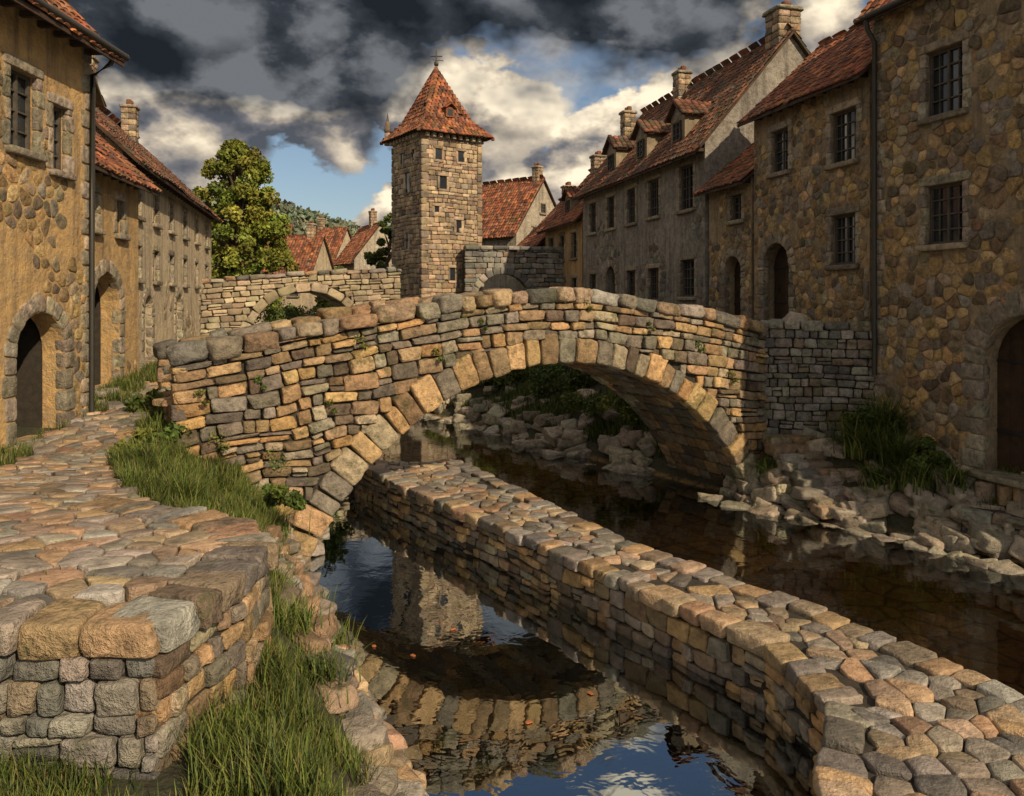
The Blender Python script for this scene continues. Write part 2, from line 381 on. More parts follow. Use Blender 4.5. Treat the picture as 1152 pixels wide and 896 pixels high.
# ------------------------------------------------------------------ arch bridge
def arch_bridge(name,P0,e,s0,s1,ztop,sc,zc,R,ring,W,ch,cl,pname,zmin,nv,cap=.13,par=.95,big=1.):
    e=np.array(e)/np.hypot(*e); n=np.array([e[1],-e[0]]); P0=np.array(P0,float)
    root=empty(name,(P0[0]+e[0]*sc,P0[1]+e[1]*sc,zmin if zmin>0 else 0))
    ST=Acc();MO=Acc()
    zt=lambda s: float(np.interp(s,*ztop))
    zm=lambda s,f: zmin+f*(zt(s)-2*cap-zmin)+.06*math.sin(s*1.9+f*9+math.sin(s*.9)*2)*math.sin(math.pi*min(1,max(0,f)))
    Ht=zt(sc)-zmin
    def faces(off_pt,ee,nn,sgn):
        rects=course_rects(s0,s1,0,1,(ch[0]/Ht,ch[1]/Ht),cl,.12)
        keep=[]; lim=R+ring-.1
        ins=lambda s,z:(s-sc)**2+(z-zc)**2<lim*lim
        for a,b,f0,f1 in rects:
            ok=False
            for _ in range(14):
                li=ins(a,zm(a,f0));ri=ins(b,zm(b,f0));ci=ins((a+b)/2,zm((a+b)/2,f0))
                if not(li or ri or ci): ok=True;break
                if ins((a+b)/2,zm((a+b)/2,f1)) and abs((a+b)/2-sc)<R*.5: break
                if abs((a+b)/2-sc)<R*.5: f0+=(f1-f0)*.2
                elif (a+b)/2<sc: b-=(b-a)*.15
                else: a+=(b-a)*.15
                if b-a<.1 or zm(a,f1)-zm(a,f0)<.05: break
            if ok: keep.append((a,b,f0,f1))
        if sgn<0: keep=[(-b,-a,f0,f1) for a,b,f0,f1 in keep]; z2=lambda s,f: zm(-s,f)
        else: z2=zm
        place_rects(ST,keep,off_pt,ee,nn,z2,pname,out=(-.02,.11),gap=.015,jit=.17,nz=.055)
        th0=math.acos(max(-1,min(1,(zmin-zc)/R)))
        C=[];E=[];H=[];t=-th0
        wts=np.array([U(.65,1.3) for _ in range(nv)]); wts=wts/wts.sum()*2*th0
        for wd in wts:
            tm=t+wd/2; rad=np.array([math.sin(tm),math.cos(tm)]); rl=ring*U(.86,1.14)
            rr=R+rl/2; s=(sc+rad[0]*rr)*sgn; z=zc+rad[1]*rr
            rv=[ee[0]*rad[0]*sgn,ee[1]*rad[0]*sgn,rad[1]]; tv=[ee[0]*rad[1]*sgn,ee[1]*rad[1]*sgn,-rad[0]]
            o=U(.05,.12)-.2
            C.append([off_pt[0]+ee[0]*s+nn[0]*o,off_pt[1]+ee[1]*s+nn[1]*o,z]);E.append([tv,rv,[nn[0],nn[1],0]])
            H.append([wd*rr/2-.013,rl/2,.2]); t+=wd
        stones(ST,C,E,H,pal(pname,len(C),.2),.11,T4,.045)
    faces(P0,e,n,1)
    faces(P0-n*W,-e,-n,-1)
    th0=math.acos((zmin-zc)/R); C=[];E=[];H=[]
    nr=nv; dt=2*th0/nr
    for i in range(nr):
        tm=-th0+(i+.5)*dt; rad=(math.sin(tm),math.cos(tm)); d=.28
        while d<W-.3:
            l=U(.35,.7)
            if W-.25-d-l<.3: l=W-.25-d
            rr=R+.16+U(-.02,.03); s=sc+rad[0]*rr
            C.append([P0[0]+e[0]*s-n[0]*(d+l/2),P0[1]+e[1]*s-n[1]*(d+l/2),zc+rad[1]*rr])
            E.append([[e[0]*rad[1],e[1]*rad[1],-rad[0]],[e[0]*rad[0],e[1]*rad[0],rad[1]],[-n[0],-n[1],0]]); H.append([R*dt/2-.01,.15,l/2-.01]); d+=l
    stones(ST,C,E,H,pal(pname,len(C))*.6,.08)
    S=np.unique(np.concatenate([np.linspace(s0,s1,60),sc+(R+.13)*np.sin(np.linspace(-th0,th0,60))]))
    low=[]
    for s in S:
        q=(R+.13)**2-(s-sc)**2
        low.append(max(zmin-.6,zc+math.sqrt(q)) if q>0 else zmin-.6)
    zt_=np.array([zt(s) for s in S]); deck=zt_-par
    colsolid(MO,S,low,deck,P0,e,n,.09,W-.09)
    colsolid(MO,S,deck-.05,zt_-2*cap,P0,e,n,.09,.42); colsolid(MO,S,deck-.05,zt_-2*cap,P0,e,n,W-.42,W-.09)
    for dd,sg in((.42,-1),(W-.42,1)):
        rr=course_rects(s0,s1,0,1,(.2/par,.3/par),(.35,.7))
        pt=P0-n*dd
        if sg==1: place_rects(ST,rr,pt,e,n,lambda s,f:zt(s)-par+f*(par-2*cap),pname,depth=.08,tm=T1,jit=.15)
        else: place_rects(ST,[(-b,-a,p,q) for a,b,p,q in rr],pt,-e,-n,lambda s,f:zt(-s)-par+f*(par-2*cap),pname,depth=.08,tm=T1,jit=.15)
    a=P0+e*s0-n*W; b=P0+e*s0
    coursewall(ST,None,a,b,zmin,zt(s0)-par,pname,ch,cl)
    for q0,q1 in((W-.45,W),(0,.45)):
        coursewall(ST,None,P0+e*s0-n*q1,P0+e*s0-n*q0,zt(s0)-par,zt(s0)-2*cap,pname,ch,(.2,.45))
    for p,poly in vcells(s0,s1,.45,W-.45,.34,1.3):
        c=pal('pave',1)[0]
        if .4<p[1]<W-.4 and s0<p[0]<s1:
            cell_stone(ST,poly,lambda u,v,h:np.stack([P0[0]+e[0]*u-n[0]*v,P0[1]+e[1]*u-n[1]*v,np.interp(u,*ztop)-par+h],1),.05,.015,.02,c)
    C=[];E=[];H=[]
    for d in(.2,W-.2):
        s=s0-.08
        while s<s1:
            l=U(.32,.95)*big; l=min(l,s1-s+.05)
            if l<.15: break
            m=s+l/2; sl=(zt(m+.2)-zt(m-.2))/.4; t=math.atan(sl)+U(-.1,.1); hh=cap*U(.8,1.5)
            C.append([P0[0]+e[0]*m-n[0]*(d+U(-.06,.02)),P0[1]+e[1]*m-n[1]*(d+U(-.06,.02)),zt(m)-cap+U(-.03,.05)])
            yw=U(-.1,.1); ex_,ey_=e[0]*math.cos(yw)-e[1]*math.sin(yw),e[0]*math.sin(yw)+e[1]*math.cos(yw)
            E.append([[ex_*math.cos(t),ey_*math.cos(t),math.sin(t)],[-ey_,ex_,0],[-ex_*math.sin(t),-ey_*math.sin(t),math.cos(t)]])
            H.append([l/2-.008,.3*U(.9,1.18),hh]); s+=l
    stones(ST,C,E,H,pal('pave',len(C))*.85,.2,TC,.07)
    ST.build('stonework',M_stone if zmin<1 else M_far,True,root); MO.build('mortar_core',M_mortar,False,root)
    return P0,e,n
MB=arch_bridge('stone_arch_bridge',(-3.85,15),(.878,.478),-2.3,11.85,([-2.3,-.4,1.5,3.2,4.9,6.4,8.5,10.2,11.85],[4.15,4.5,4.83,5.1,5.28,5.26,5.02,4.75,4.42]),
   5.65,-2.55,6.2,.6,3.0,(.17,.36),(.24,.68),'warm',-.3,37,cap=.14)
arch_bridge('distant_arch_bridge',(-9.8,38.25),(.917,.399),-5.6,4.6,([-5.6,0,4.6],[5.95,6.45,6.7]),0,2.75,2.75,.42,3.0,(.2,.34),(.35,.7),'soft',1.6,17,cap=.1)

# ------------------------------------------------------------------ generic facade
class Fr:
    def __init__(s,A,e,n):
        s.A=np.array(A,float);s.e=np.array(e,float)/np.hypot(*e);s.n=np.array(n,float)/np.hypot(*n)
        s.E=np.array([[s.e[0],s.e[1],0],[0,0,1],[s.n[0],s.n[1],0]])
    def P(s,u,v,d):
        u=np.asarray(u,float);v=np.asarray(v,float)+0*u;d=np.asarray(d,float)+0*u
        return np.stack([s.A[0]+s.e[0]*u+s.n[0]*d,s.A[1]+s.e[1]*u+s.n[1]*d,v],-1)
    def box(s,acc,u,v,d,hu,hv,hd,col,tm=T1,jit=0,nz=0,E=None):
        stones(acc,s.P(u,v,d)[None],s.E if E is None else E,[hu,hv,hd],col,jit,tm,nz)
def quadF(acc,F,pts,col=(.3,.3,.3)):
    V=np.array([F.P(*p) for p in pts]); acc.add(V,[list(range(len(pts)))],col)
def window(F,G,W,S,uc,v0,w,h,nc=2,nr=3,rec=.2,surr=True,pname='dress'):
    for x in(-1,1):
        a=U(-.012,.012); u0,u1=(uc-w/2,uc) if x<0 else (uc,uc+w/2)
        quadF(G,F,[(u0,v0,-rec+a),(u1,v0,-rec-a),(u1,v0+h,-rec-a+U(-.008,.008)),(u0,v0+h,-rec+a)])
    fc=(.085,.072,.06); t=.035
    for x in(-1,1): F.box(W,uc+x*(w/2-t),v0+h/2,-rec+.035,t,h/2,.03,fc)
    for y in(0,1): F.box(W,uc,v0+t+y*(h-2*t),-rec+.036,w/2-.002,t,.028,fc)
    F.box(W,uc,v0+h/2,-rec+.04,.028,h/2-.01,.028,fc)
    for i in range(1,nr): F.box(W,uc,v0+h*i/nr,-rec+.034,w/2-.01,.016,.02,fc)
    if nc>2:
        for x in(-.25,.25): F.box(W,uc+x*w,v0+h/2,-rec+.032,.014,h/2-.01,.016,fc)
    if surr:
        c=pal(pname,6)
        F.box(S,uc,v0+h+.1,-.035,w/2+.18,.1,.075,c[0],T4,.06,.02)
        F.box(S,uc,v0-.07,.0,w/2+.15,.07,.14,c[1],T4,.05,.02)
        for x in(-1,1):
            vv=v0;k=0
            while vv<v0+h-.01:
                l=min(U(.3,.5),v0+h-vv); ww=.08 if k%2 else .12
                F.box(S,uc+x*(w/2+ww-.02),vv+l/2,-.04,ww,l/2-.004,.065,pal(pname,1)[0],T4,.06,.02); vv+=l;k+=1
def door(F,W,S,uc,v0,w,h,rec=.38,pname='dress',ringw=.17,dark=1.,leaf=True):
    n=7
    if leaf:
        for i in range(n):
            F.box(W,uc-w/2+(i+.5)*w/n,v0+h/2,-rec-.03+U(-.006,.006),w/n/2-.004,h/2+.1,.03,np.array((.08,.046,.025))*dark*U(.6,1.2))
        for y in(.25,.7): F.box(W,uc,v0+h*y,-rec+.02,w/2-.02,.03,.012,(.02,.02,.02))
        F.box(W,uc+w*.3,v0+h*.42,-rec+.035,.03,.08,.02,(.02,.02,.02),TR)
    else:
        # door leaf folded back against the passage wall
        F.box(W,uc-w/2+.05,v0+h*.42,-1.0,.03,h*.42,.5,(.035,.022,.013))
    r=w/2; zc=v0+h-r; k=11
    for i in range(k):
        t=-math.pi/2+(i+.5)*math.pi/k; rr=r+ringw
        rad=np.array([F.e[0]*math.sin(t),F.e[1]*math.sin(t),math.cos(t)]); tan=np.array([F.e[0]*math.cos(t),F.e[1]*math.cos(t),-math.sin(t)])
        F.box(S,uc+math.sin(t)*rr,zc+math.cos(t)*rr,-.08,math.pi*rr/k/2-.005,ringw*U(.9,1.12),.12,pal(pname,1)[0],T4,.07,.02,E=np.array([tan,rad,np.array([F.n[0],F.n[1],0])]))
    for x in(-1,1):
        vv=v0
        while vv<zc-.01:
            l=min(U(.28,.45),zc-vv); ww=ringw*U(.8,1.25)
            F.box(S,uc+x*(r+ww-.01),vv+l/2,-.08,ww,l/2-.005,.115,pal(pname,1)[0],T4,.07,.02); vv+=l
    F.box(S,uc,v0-.06,.05,r+.15,.07,.3,pal(pname,1)[0],T4,.05,.02)
def tube(acc,pts,rad,col,seg=8):
    pts=np.array(pts,float);m=len(pts); rad=np.broadcast_to(np.asarray(rad,float),(m,))
    V=[]
    for i in range(m):
        t=pts[min(i+1,m-1)]-pts[max(i-1,0)]; t/=np.linalg.norm(t)+1e-9
        a=np.cross(t,[0,0,1.])
        if np.linalg.norm(a)<.1: a=np.cross(t,[1.,0,0])
        a/=np.linalg.norm(a); b=np.cross(t,a); th=np.arange(seg)*2*math.pi/seg
        V.append(pts[i]+rad[i]*(np.cos(th)[:,None]*a+np.sin(th)[:,None]*b))
    F=[[i*seg+k,i*seg+(k+1)%seg,(i+1)*seg+(k+1)%seg,(i+1)*seg+k] for i in range(m-1) for k in range(seg)]
    acc.add(np.concatenate(V),F,col); acc.add(V[-1],[list(range(seg))],col)
def tile_tmpl():
    P=[];F=[];k=5
    for y in(-1,1):
        for i in range(k):
            t=math.pi*(i/(k-1)); P.append((-math.cos(t),y,math.sin(t)*2.6-1))
    for i in range(k-1): F.append([i,i+1,k+i+1,k+i])
    b=len(P); P.append((0,-1,-1))
    F+= [[0,b,2,1],[b,4,3,2]]
    P=np.array(P,float); return P,np.array(F),np.zeros((len(P),8))
TT=tile_tmpl()
def tiles(acc,O,ax,tv,mv,width,length,pname,tw=.24,tp=.3,wfun=None):
    ax,tv,mv=[np.array(q,float) for q in(ax,tv,mv)]
    C=[];E=[];H=[];nr=max(1,int(length/tp)); s1,s2=U(0,6),U(0,6)
    for j in range(nr+1):
        y=j*tp
        if y>length: break
        a,b=(0,width) if wfun is None else wfun(y/length)
        k=max(1,int((b-a)/tw)); ww=(b-a)/k
        for i in range(k):
            x=a+(i+.5)*ww+U(-.018,.018)
            if random.random()<.006: continue
            tl=.07+U(-.03,.05); t2=tv*math.cos(tl)-mv*math.sin(tl)*1.; m2=mv*math.cos(tl)+tv*math.sin(tl)
            rl=U(-.3,.3) if random.random()<.08 else U(-.05,.05)
            a2=ax*math.cos(rl)+tv*math.sin(rl); yy=min(y+tp*.5+U(-.03,.03),length-.02)
            sag=.04*math.sin(x*.8+s1)*math.sin(y*.9+s2)+.02
            C.append(O+ax*x+tv*yy+mv*(.06+sag+U(0,.015)));E.append([a2,t2,m2]);H.append([ww*.46,tp*.66,.022])
    stones(acc,C,E,H,pal(pname,len(C),.38),.0,TT,0)
def sines(seed):
    r=np.random.default_rng(seed); K=r.uniform(-1.6,1.6,(6,2)); ph=r.uniform(0,6.3,6)
    return lambda u,v: sum(math.sin(K[i,0]*u+K[i,1]*v+ph[i]) for i in range(6))/2.4
def house(name,A,e,n,L,z0,ze,depth,rh,wallmat,wins=[],doors=[],stone=None,roofpal='tile',over=.45,chim=[],dorm=[],ground=None,seed=1,endover=.2,quoin=(0,0),tw=.24,tp=.3,rafters=True,gablewins=[],dark=1.,passage=False):
    F=Fr(A,e,n); root=empty(name,tuple(F.P(L/2,ground if ground is not None else z0,-depth/2)))
    WA=Acc();G=Acc();W=Acc();S=Acc();R=Acc();DK=Acc()
    holes=[(u-w/2,u+w/2,v,v+h,False) for (u,v,w,h) in wins]+[(u-w/2,u+w/2,v,v+h,True) for (u,v,w,h) in doors]
    us=sorted(set([0,L]+[q for h in holes for q in h[:2]])); vs=sorted(set([z0,ze]+[q for h in holes for q in h[2:4]]))
    for i in range(len(us)-1):
        for j in range(len(vs)-1):
            uc=(us[i]+us[i+1])/2;vc=(vs[j]+vs[j+1])/2
            if any(h[0]<uc<h[1] and h[2]<vc<h[3] for h in holes): continue
            quadF(WA,F,[(us[i],vs[j],0),(us[i+1],vs[j],0),(us[i+1],vs[j+1],0),(us[i],vs[j+1],0)])
    for a,b,c,d,arch in holes:
        q=-.45; top=d
        if arch: top=d-(b-a)/2
        quadF(WA,F,[(a,c,0),(a,top,0),(a,top,q),(a,c,q)]); quadF(WA,F,[(b,c,0),(b,top,0),(b,top,q),(b,c,q)])
        quadF(WA,F,[(a,c,0),(b,c,0),(b,c,q),(a,c,q)])
        if not arch: quadF(WA,F,[(a,d,0),(b,d,0),(b,d,q),(a,d,q)])
        else:
            r=(b-a)/2;m=(a+b)/2;k=12
            for i in range(k):
                t0=math.pi*(1-i/k);t1=math.pi*(1-(i+1)/k)
                x0,y0,x1,y1=m+r*math.cos(t0),top+r*math.sin(t0),m+r*math.cos(t1),top+r*math.sin(t1)
                quadF(WA,F,[(x0,y0,0),(x1,y1,0),(x1,d,0),(x0,d,0)]); quadF(WA,F,[(x0,y0,0),(x1,y1,0),(x1,y1,q),(x0,y0,q)])
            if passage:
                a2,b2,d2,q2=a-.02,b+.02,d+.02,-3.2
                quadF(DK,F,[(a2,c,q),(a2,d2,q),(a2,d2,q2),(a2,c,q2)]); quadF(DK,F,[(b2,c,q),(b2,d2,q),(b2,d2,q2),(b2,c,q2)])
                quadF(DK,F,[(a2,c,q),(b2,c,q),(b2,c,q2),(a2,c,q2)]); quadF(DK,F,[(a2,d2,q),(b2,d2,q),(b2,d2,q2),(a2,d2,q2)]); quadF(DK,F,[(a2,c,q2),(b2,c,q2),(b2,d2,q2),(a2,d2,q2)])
    D=-depth; zr=ze+rh; md=-depth/2
    for u in(0,L): quadF(WA,F,[(u,z0,0),(u,ze,0),(u,zr,md),(u,ze,D),(u,z0,D)])
    quadF(WA,F,[(0,z0,D),(L,z0,D),(L,ze,D),(0,ze,D)])
    for (u,v,w,h) in wins: window(F,G,W,S,u,v,w,h,nc=3 if w>.95 else 2,nr=4 if h>1.2 else 3)
    for (u,v,w,h) in doors: door(F,W,S,u,v,w,h,ringw=.16 if w<2 else .26,dark=dark,leaf=not passage)
    if stone:
        cs,cov,pn,prot=stone; msk=sines(seed)
        def keep(u,v):
            if not(0.02<u<L-.02 and z0<v<ze): return False
            return msk(u,v)+(.55-(v-z0)/(ze-z0))*1.5 > cov+U(-.2,.2)
        for p,poly in vcells(0,L,z0,ze,cs,1.4,.34,keep,.12):
            poly=clip(poly,L-.01,0,1,0);poly=clip(poly,.01,0,-1,0);poly=clip(poly,0,ze-.02,0,1)
            bad=False
            for a,b,c,d,arch in holes:
                mg=.03 if not arch else .08
                a_,b_,c_,d_=a-.1-mg,b+.1+mg,c-.1,d+.1+mg
                xs_=[q[0] for q in poly];ys_=[q[1] for q in poly]
                if not poly or max(xs_)<a_ or min(xs_)>b_ or max(ys_)<c_ or min(ys_)>d_: continue
                if a_<p[0]<b_ and c_<p[1]<d_: bad=True;break
                sp=[(a_-p[0],'a'),(p[0]-b_,'b'),(c_-p[1],'c'),(p[1]-d_,'d')]; s=max(sp)[1]
                poly={'a':lambda:clip(poly,a_,0,1,0),'b':lambda:clip(poly,b_,0,-1,0),'c':lambda:clip(poly,0,c_,0,1),'d':lambda:clip(poly,0,d_,0,-1)}[s]()
            if bad or len(poly)<3: continue
            cell_stone(S,poly,F.P,U(.1,1)*prot,.011,min(.024,prot),pal(pn,1)[0],-.05,.08,.2)
    for uq,sd in((0,1),(L,-1)):
        if quoin[0 if uq==0 else 1]:
            v=z0;k=0
            while v<ze-.1:
                h=U(.28,.42); w=.22 if k%2 else .34
                F.box(S,uq+sd*(w/2-.03),v+h/2,-.13,w/2+.03,h/2-.008,.17,pal('dress',1)[0],T4,.06,.02); v+=h;k+=1
    F0=Fr(F.P(0,0,0)[:2],F.n*-1,-F.e)
    for (u,v,w,h) in gablewins:
        quadF(G,F0,[(u-w/2,v,.012),(u+w/2,v,.012),(u+w/2,v+h,.012),(u-w/2,v+h,.012)]); window(F0,Acc(),W,S,u,v,w,h,rec=-.03)
    sl=rh/(depth/2); zo=ze-over*sl
    ax=np.array([F.e[0],F.e[1],0])
    for sd in(1,-1):
        dd0=over if sd==1 else D-over; run=depth/2+over; ln=math.hypot(run,run*sl)
        nn3=np.array([F.n[0]*sd,F.n[1]*sd,0]); tv=(-nn3*run+np.array([0,0,run*sl]))/ln; mv=(nn3*run*sl+np.array([0,0,run]))/ln
        O=F.P(-endover,zo,dd0)
        c0=O+tv*ln/2+ax*(L/2+endover)
        stones(R,[c0],[[ax,tv,mv]],[[L/2+endover,ln/2,.04]],(.06,.035,.025),0,T1,0)
        if sd==1 or depth<5.2: tiles(R,O,ax,tv,mv,L+2*endover,ln,roofpal,tw,tp)
        else: tiles(R,O,ax,tv,mv,L+2*endover,ln,roofpal,tw*3,tp*2)
    k=int((L+2*endover)/.36)
    for i in range(k): F.box(R,-endover+(i+.5)*(L+2*endover)/k,zr+.07+U(-.012,.012),md,.2,.055,.12,pal(roofpal,1)[0],TR,.1)
    if rafters:
        u=.1
        while u<L: F.box(W,u,zo+.02+.1*sl,over-.28,.05,.06,.28,(.05,.035,.025)); u+=.55
        F.box(W,L/2,zo-.02,over+.02,L/2+endover,.05,.02,(.06,.04,.03))
    for (u,d,h,w) in chim:
        zb=ze+rh*(1-abs(d-md)/(depth/2))-.4
        lay=max(2,int((h+.4)/.24))
        for q in range(lay):
            for x in(-1,1):
                for y in(-1,1):
                    F.box(S,u+x*w*.25,zb+(q+.5)*(h+.4)/lay,d+y*w*.25,w*.26,(h+.4)/lay/2,w*.26,pal('tower',1)[0],T4,.08,.03)
        F.box(S,u,zb+h+.46,d,w*.62,.07,w*.62,pal('dress',1)[0],T4,.05,.02)
        for x in(-.22,.22): F.box(S,u+x*w,zb+h+.65,d,w*.16,.14,w*.2,(.2,.09,.05),TR,.05)
    for (u,w,h) in dorm:
        zf=ze+.25; d0=-.25/sl+.02; dback=d0-(h+.6)/sl-.5
        F.box(R,u,zf+h/2,(d0+dback)/2,w/2,h/2,(d0-dback)/2,(.25,.2,.14))
        FD=Fr(F.P(0,0,d0)[:2],F.e,F.n)
        window(FD,G,W,S,u,zf+.15,w*.55,h*.65,rec=-.02,surr=False)
        for sx in(-1,1):
            tv=np.array([F.e[0]*sx*-.77,F.e[1]*sx*-.77,.64]); mv=np.array([F.e[0]*sx*.64,F.e[1]*sx*.64,.77]); an=np.array([F.n[0],F.n[1],0])
            ln=(w/2+.18)/.77
            O=F.P(u+sx*(w/2+.18),zf+h-.13,dback)
            c=O+tv*ln/2+an*((d0-dback)/2+.1)
            stones(R,[c],[[an,tv,mv]],[[(d0-dback)/2+.12,ln/2,.035]],(.09,.05,.03),0,T1,0)
            tiles(R,O,an,tv,mv,d0-dback+.22,ln,roofpal,.24,.26)
        V=[F.P(u-w/2,zf+h,d0+.003),F.P(u+w/2,zf+h,d0+.003),F.P(u,zf+h+.83*w/2,d0+.003)]; WA.add(V,[[0,1,2]],(.3,.3,.3))
    WA.build('walls',wallmat,False,root);G.build('window_glass',M_glass,False,root);W.build('joinery',M_wood,False,root)
    S.build('stonework',M_stone,True,root);R.build('roof',M_tile,False,root);DK.build('passage',M_mortar,False,root)  # passage lining is near-black so its colour stands in for interior shade
    return F,root
eR=(-.2425,.970);nR=(-.970,-.2425)
# right bank
FR1,rootR1=house('rubble_stone_house',(9.02,19.87),(.305,-.952),(-.952,-.305),7.2,.2,12.35,7,4.2,PL_tan,
  wins=[(2.08,6.3,1.05,1.35),(2.08,9.2,1.05,1.5),(5.4,6.4,1.,1.3),(5.4,9.2,1.,1.4)],doors=[(4.15,1.45,2.1,3.3)],stone=(.24,-.85,'ochre',.05),roofpal='tile',seed=3,ground=1.4,quoin=(1,0),over=.35,dark=.7)
house('plastered_stone_house',(9.12,20.4),eR,nR,5.5,3.6,11.1,5.2,2.3,PL_tan,
  wins=[(1.05,8.75,1.1,1.4),(4.05,8.95,.95,1.3),(1.05,6.0,1.05,1.35)],doors=[(4.25,4.4,1.4,2.4)],stone=(.22,-.45,'ochre',.035),seed=11,ground=4.35,dark=.5)
house('low_stone_cottage',(7.77,25.95),eR,nR,2.85,3.6,9.2,5,2.0,PL_tan,wins=[(1.0,7.75,.8,.85)],doors=[(1.2,4.4,1.1,2.15)],stone=(.22,-.5,'ochre',.035),seed=5,ground=4.35,dark=.5)
house('long_grey_townhouse',(6.97,28.9),eR,nR,13.4,3.6,10.9,7,4.1,PL_grey,
  wins=[(1.5,8.5,1.2,1.7),(4.5,8.55,1.1,1.55),(6.9,8.5,1.0,1.55),(9.4,8.5,1.,1.5),(11.9,8.5,1.,1.5),(1.4,5.2,1.2,1.4),(4.5,5.1,1.1,1.3),(6.9,5.1,1,1.3),(11.9,5.1,1,1.3)],
  doors=[(9.4,4.4,1.2,2.3)],stone=(.28,.1,'grey',.03),roofpal='tiledark',seed=8,chim=[(.5,-3.5,.9,.95),(8.,-3.0,1.2,.65),(12.6,-2.2,1.3,.65)],dorm=[(2.6,1.2,1.2),(6.2,1.2,1.2),(9.8,1.2,1.2)],ground=4.35,
  gablewins=[(2.6,11.3,.6,.8),(4.4,11.3,.6,.8)])
house('ochre_townhouse',(3.7,42.4),eR,nR,6.8,3.6,9.7,6,3.2,PL_ochre,wins=[(1.3,7.4,.9,1.4),(3.5,7.4,.9,1.4),(5.6,7.4,.9,1.4),(1.3,5.,.9,1.3),(5.6,5.,.9,1.3)],doors=[(3.5,4.4,1.1,2.2)],chim=[(3.5,-2.2,1.3,.7)],dorm=[(3.,1.1,1.)],ground=4.35)
house('tan_townhouse',(2.0,49.4),eR,nR,6,3.6,8.9,6,3,PL_tan,wins=[(1.3,7,.9,1.2),(3.5,7,.9,1.2)],ground=4.35,chim=[(2,-2.2,1.3,.7)],roofpal='tile')
house('gabled_house',(.3,57),(-.77,.64),(-.64,-.77),6.5,3.6,10.2,6.2,3.9,PL_white,wins=[(2,7.4,.8,1.1),(4.5,7.4,.8,1.1)],ground=4.35,gablewins=[(2.2,9.6,.6,.9),(3.9,9.6,.6,.9),(3.1,11.6,.5,.7)],chim=[(.5,-3.1,.9,.6)])
# left bank
FL1,rootL1=house('ochre_corner_house',(-9,9),(0,1),(1,0),8.05,1.6,10.75,7,3.6,PL_ochre,
  wins=[(5.75,7.8,.85,1.45),(6.93,7.6,.55,1.3),(2.5,7.7,.9,1.4)],doors=[(6.3,2.4,1.6,2.4),(1.8,2.8,1.2,2.2)],stone=(.23,.1,'ochre',.03),seed=21,ground=2.4,over=.6,quoin=(0,1),passage=True)
house('ochre_arcade_house',(-9.45,17.25),(-.138,.990),(.990,.138),4.3,2.0,8.35,6,2.8,PL_ochre,
  wins=[(1.15,6.7,.5,.85),(2.9,6.7,.55,.85)],doors=[(1.95,2.95,1.8,2.75)],stone=(.22,.4,'ochre',.025),seed=4,ground=2.8,chim=[(1.2,-2.4,1.2,.6)],dorm=[(1.2,1.1,1.2)],roofpal='tile',passage=True)
house('cream_row_house',(-10.95,22.5),(-.22,.9755),(.9755,.22),17,2.4,9.35,7,3.3,PL_cream,
  wins=[(a,b,.75,1.0) for a in(1.8,4.4,7,9.8,12.6,15.4) for b in(7.6,5.7)],doors=[(3.2,3.1,1.1,2.1),(8.5,3.2,1.2,2.1),(14.2,3.3,1.2,2.1)],stone=(.3,1.3,'soft',.02),seed=14,ground=3.,chim=[(6,-2.6,1.6,.6),(14,-3,1.4,.6)],roofpal='tiledark')
house('distant_cottage',(-16.6,66),(-1,.15),(-.15,-1),5,3,7.6,5,3,PL_cream,wins=[(1.5,5.5,.8,1),(3.5,5.5,.8,1)],chim=[(1,-2.5,1,.6)])
house('distant_cottage',(-14.2,72),(-.5,.86),(-.86,-.5),5,3,9.0,5,3.2,PL_white,chim=[(2,-2.5,1.2,.6)],wins=[(2.5,6.5,.8,1)])
house('distant_cottage',(-21.5,76),(-1,-.1),(.1,-1),6,3,8.9,5.4,3.6,PL_tan,wins=[(2,6,.8,1)],chim=[(4,-2.5,1.2,.6)])
house('distant_cottage',(-18.2,82),(-1,.3),(-.3,-1),4,3,9.6,5,3.2,PL_cream,wins=[(2,6,.8,1)],chim=[(3,-2.5,1.,.6)])
pa=Acc()
tube(pa,[FL1.P(7.95,10.3,.6),FL1.P(7.95,10.05,.5),FL1.P(7.95,9.8,.12),FL1.P(7.95,6,.1),FL1.P(7.95,2.5,.1)],.055,(.05,.04,.03)); tube(pa,[FL1.P(-.2,10.28,.66),FL1.P(8.3,10.28,.66)],.08,(.05,.04,.03))
pa.build('drainpipe',M_iron,True,rootL1)
pa=Acc(); tube(pa,[FR1.P(.12,12.0,.4),FR1.P(.12,11.7,.35),FR1.P(.12,11.4,.13),FR1.P(.12,6,.13),FR1.P(.12,3.2,.13)],.06,(.05,.04,.03))
tube(pa,[FR1.P(-.2,11.98,.42),FR1.P(7.3,11.98,.42)],.08,(.05,.04,.03)); pa.build('drainpipe',M_iron,True,rootR1)

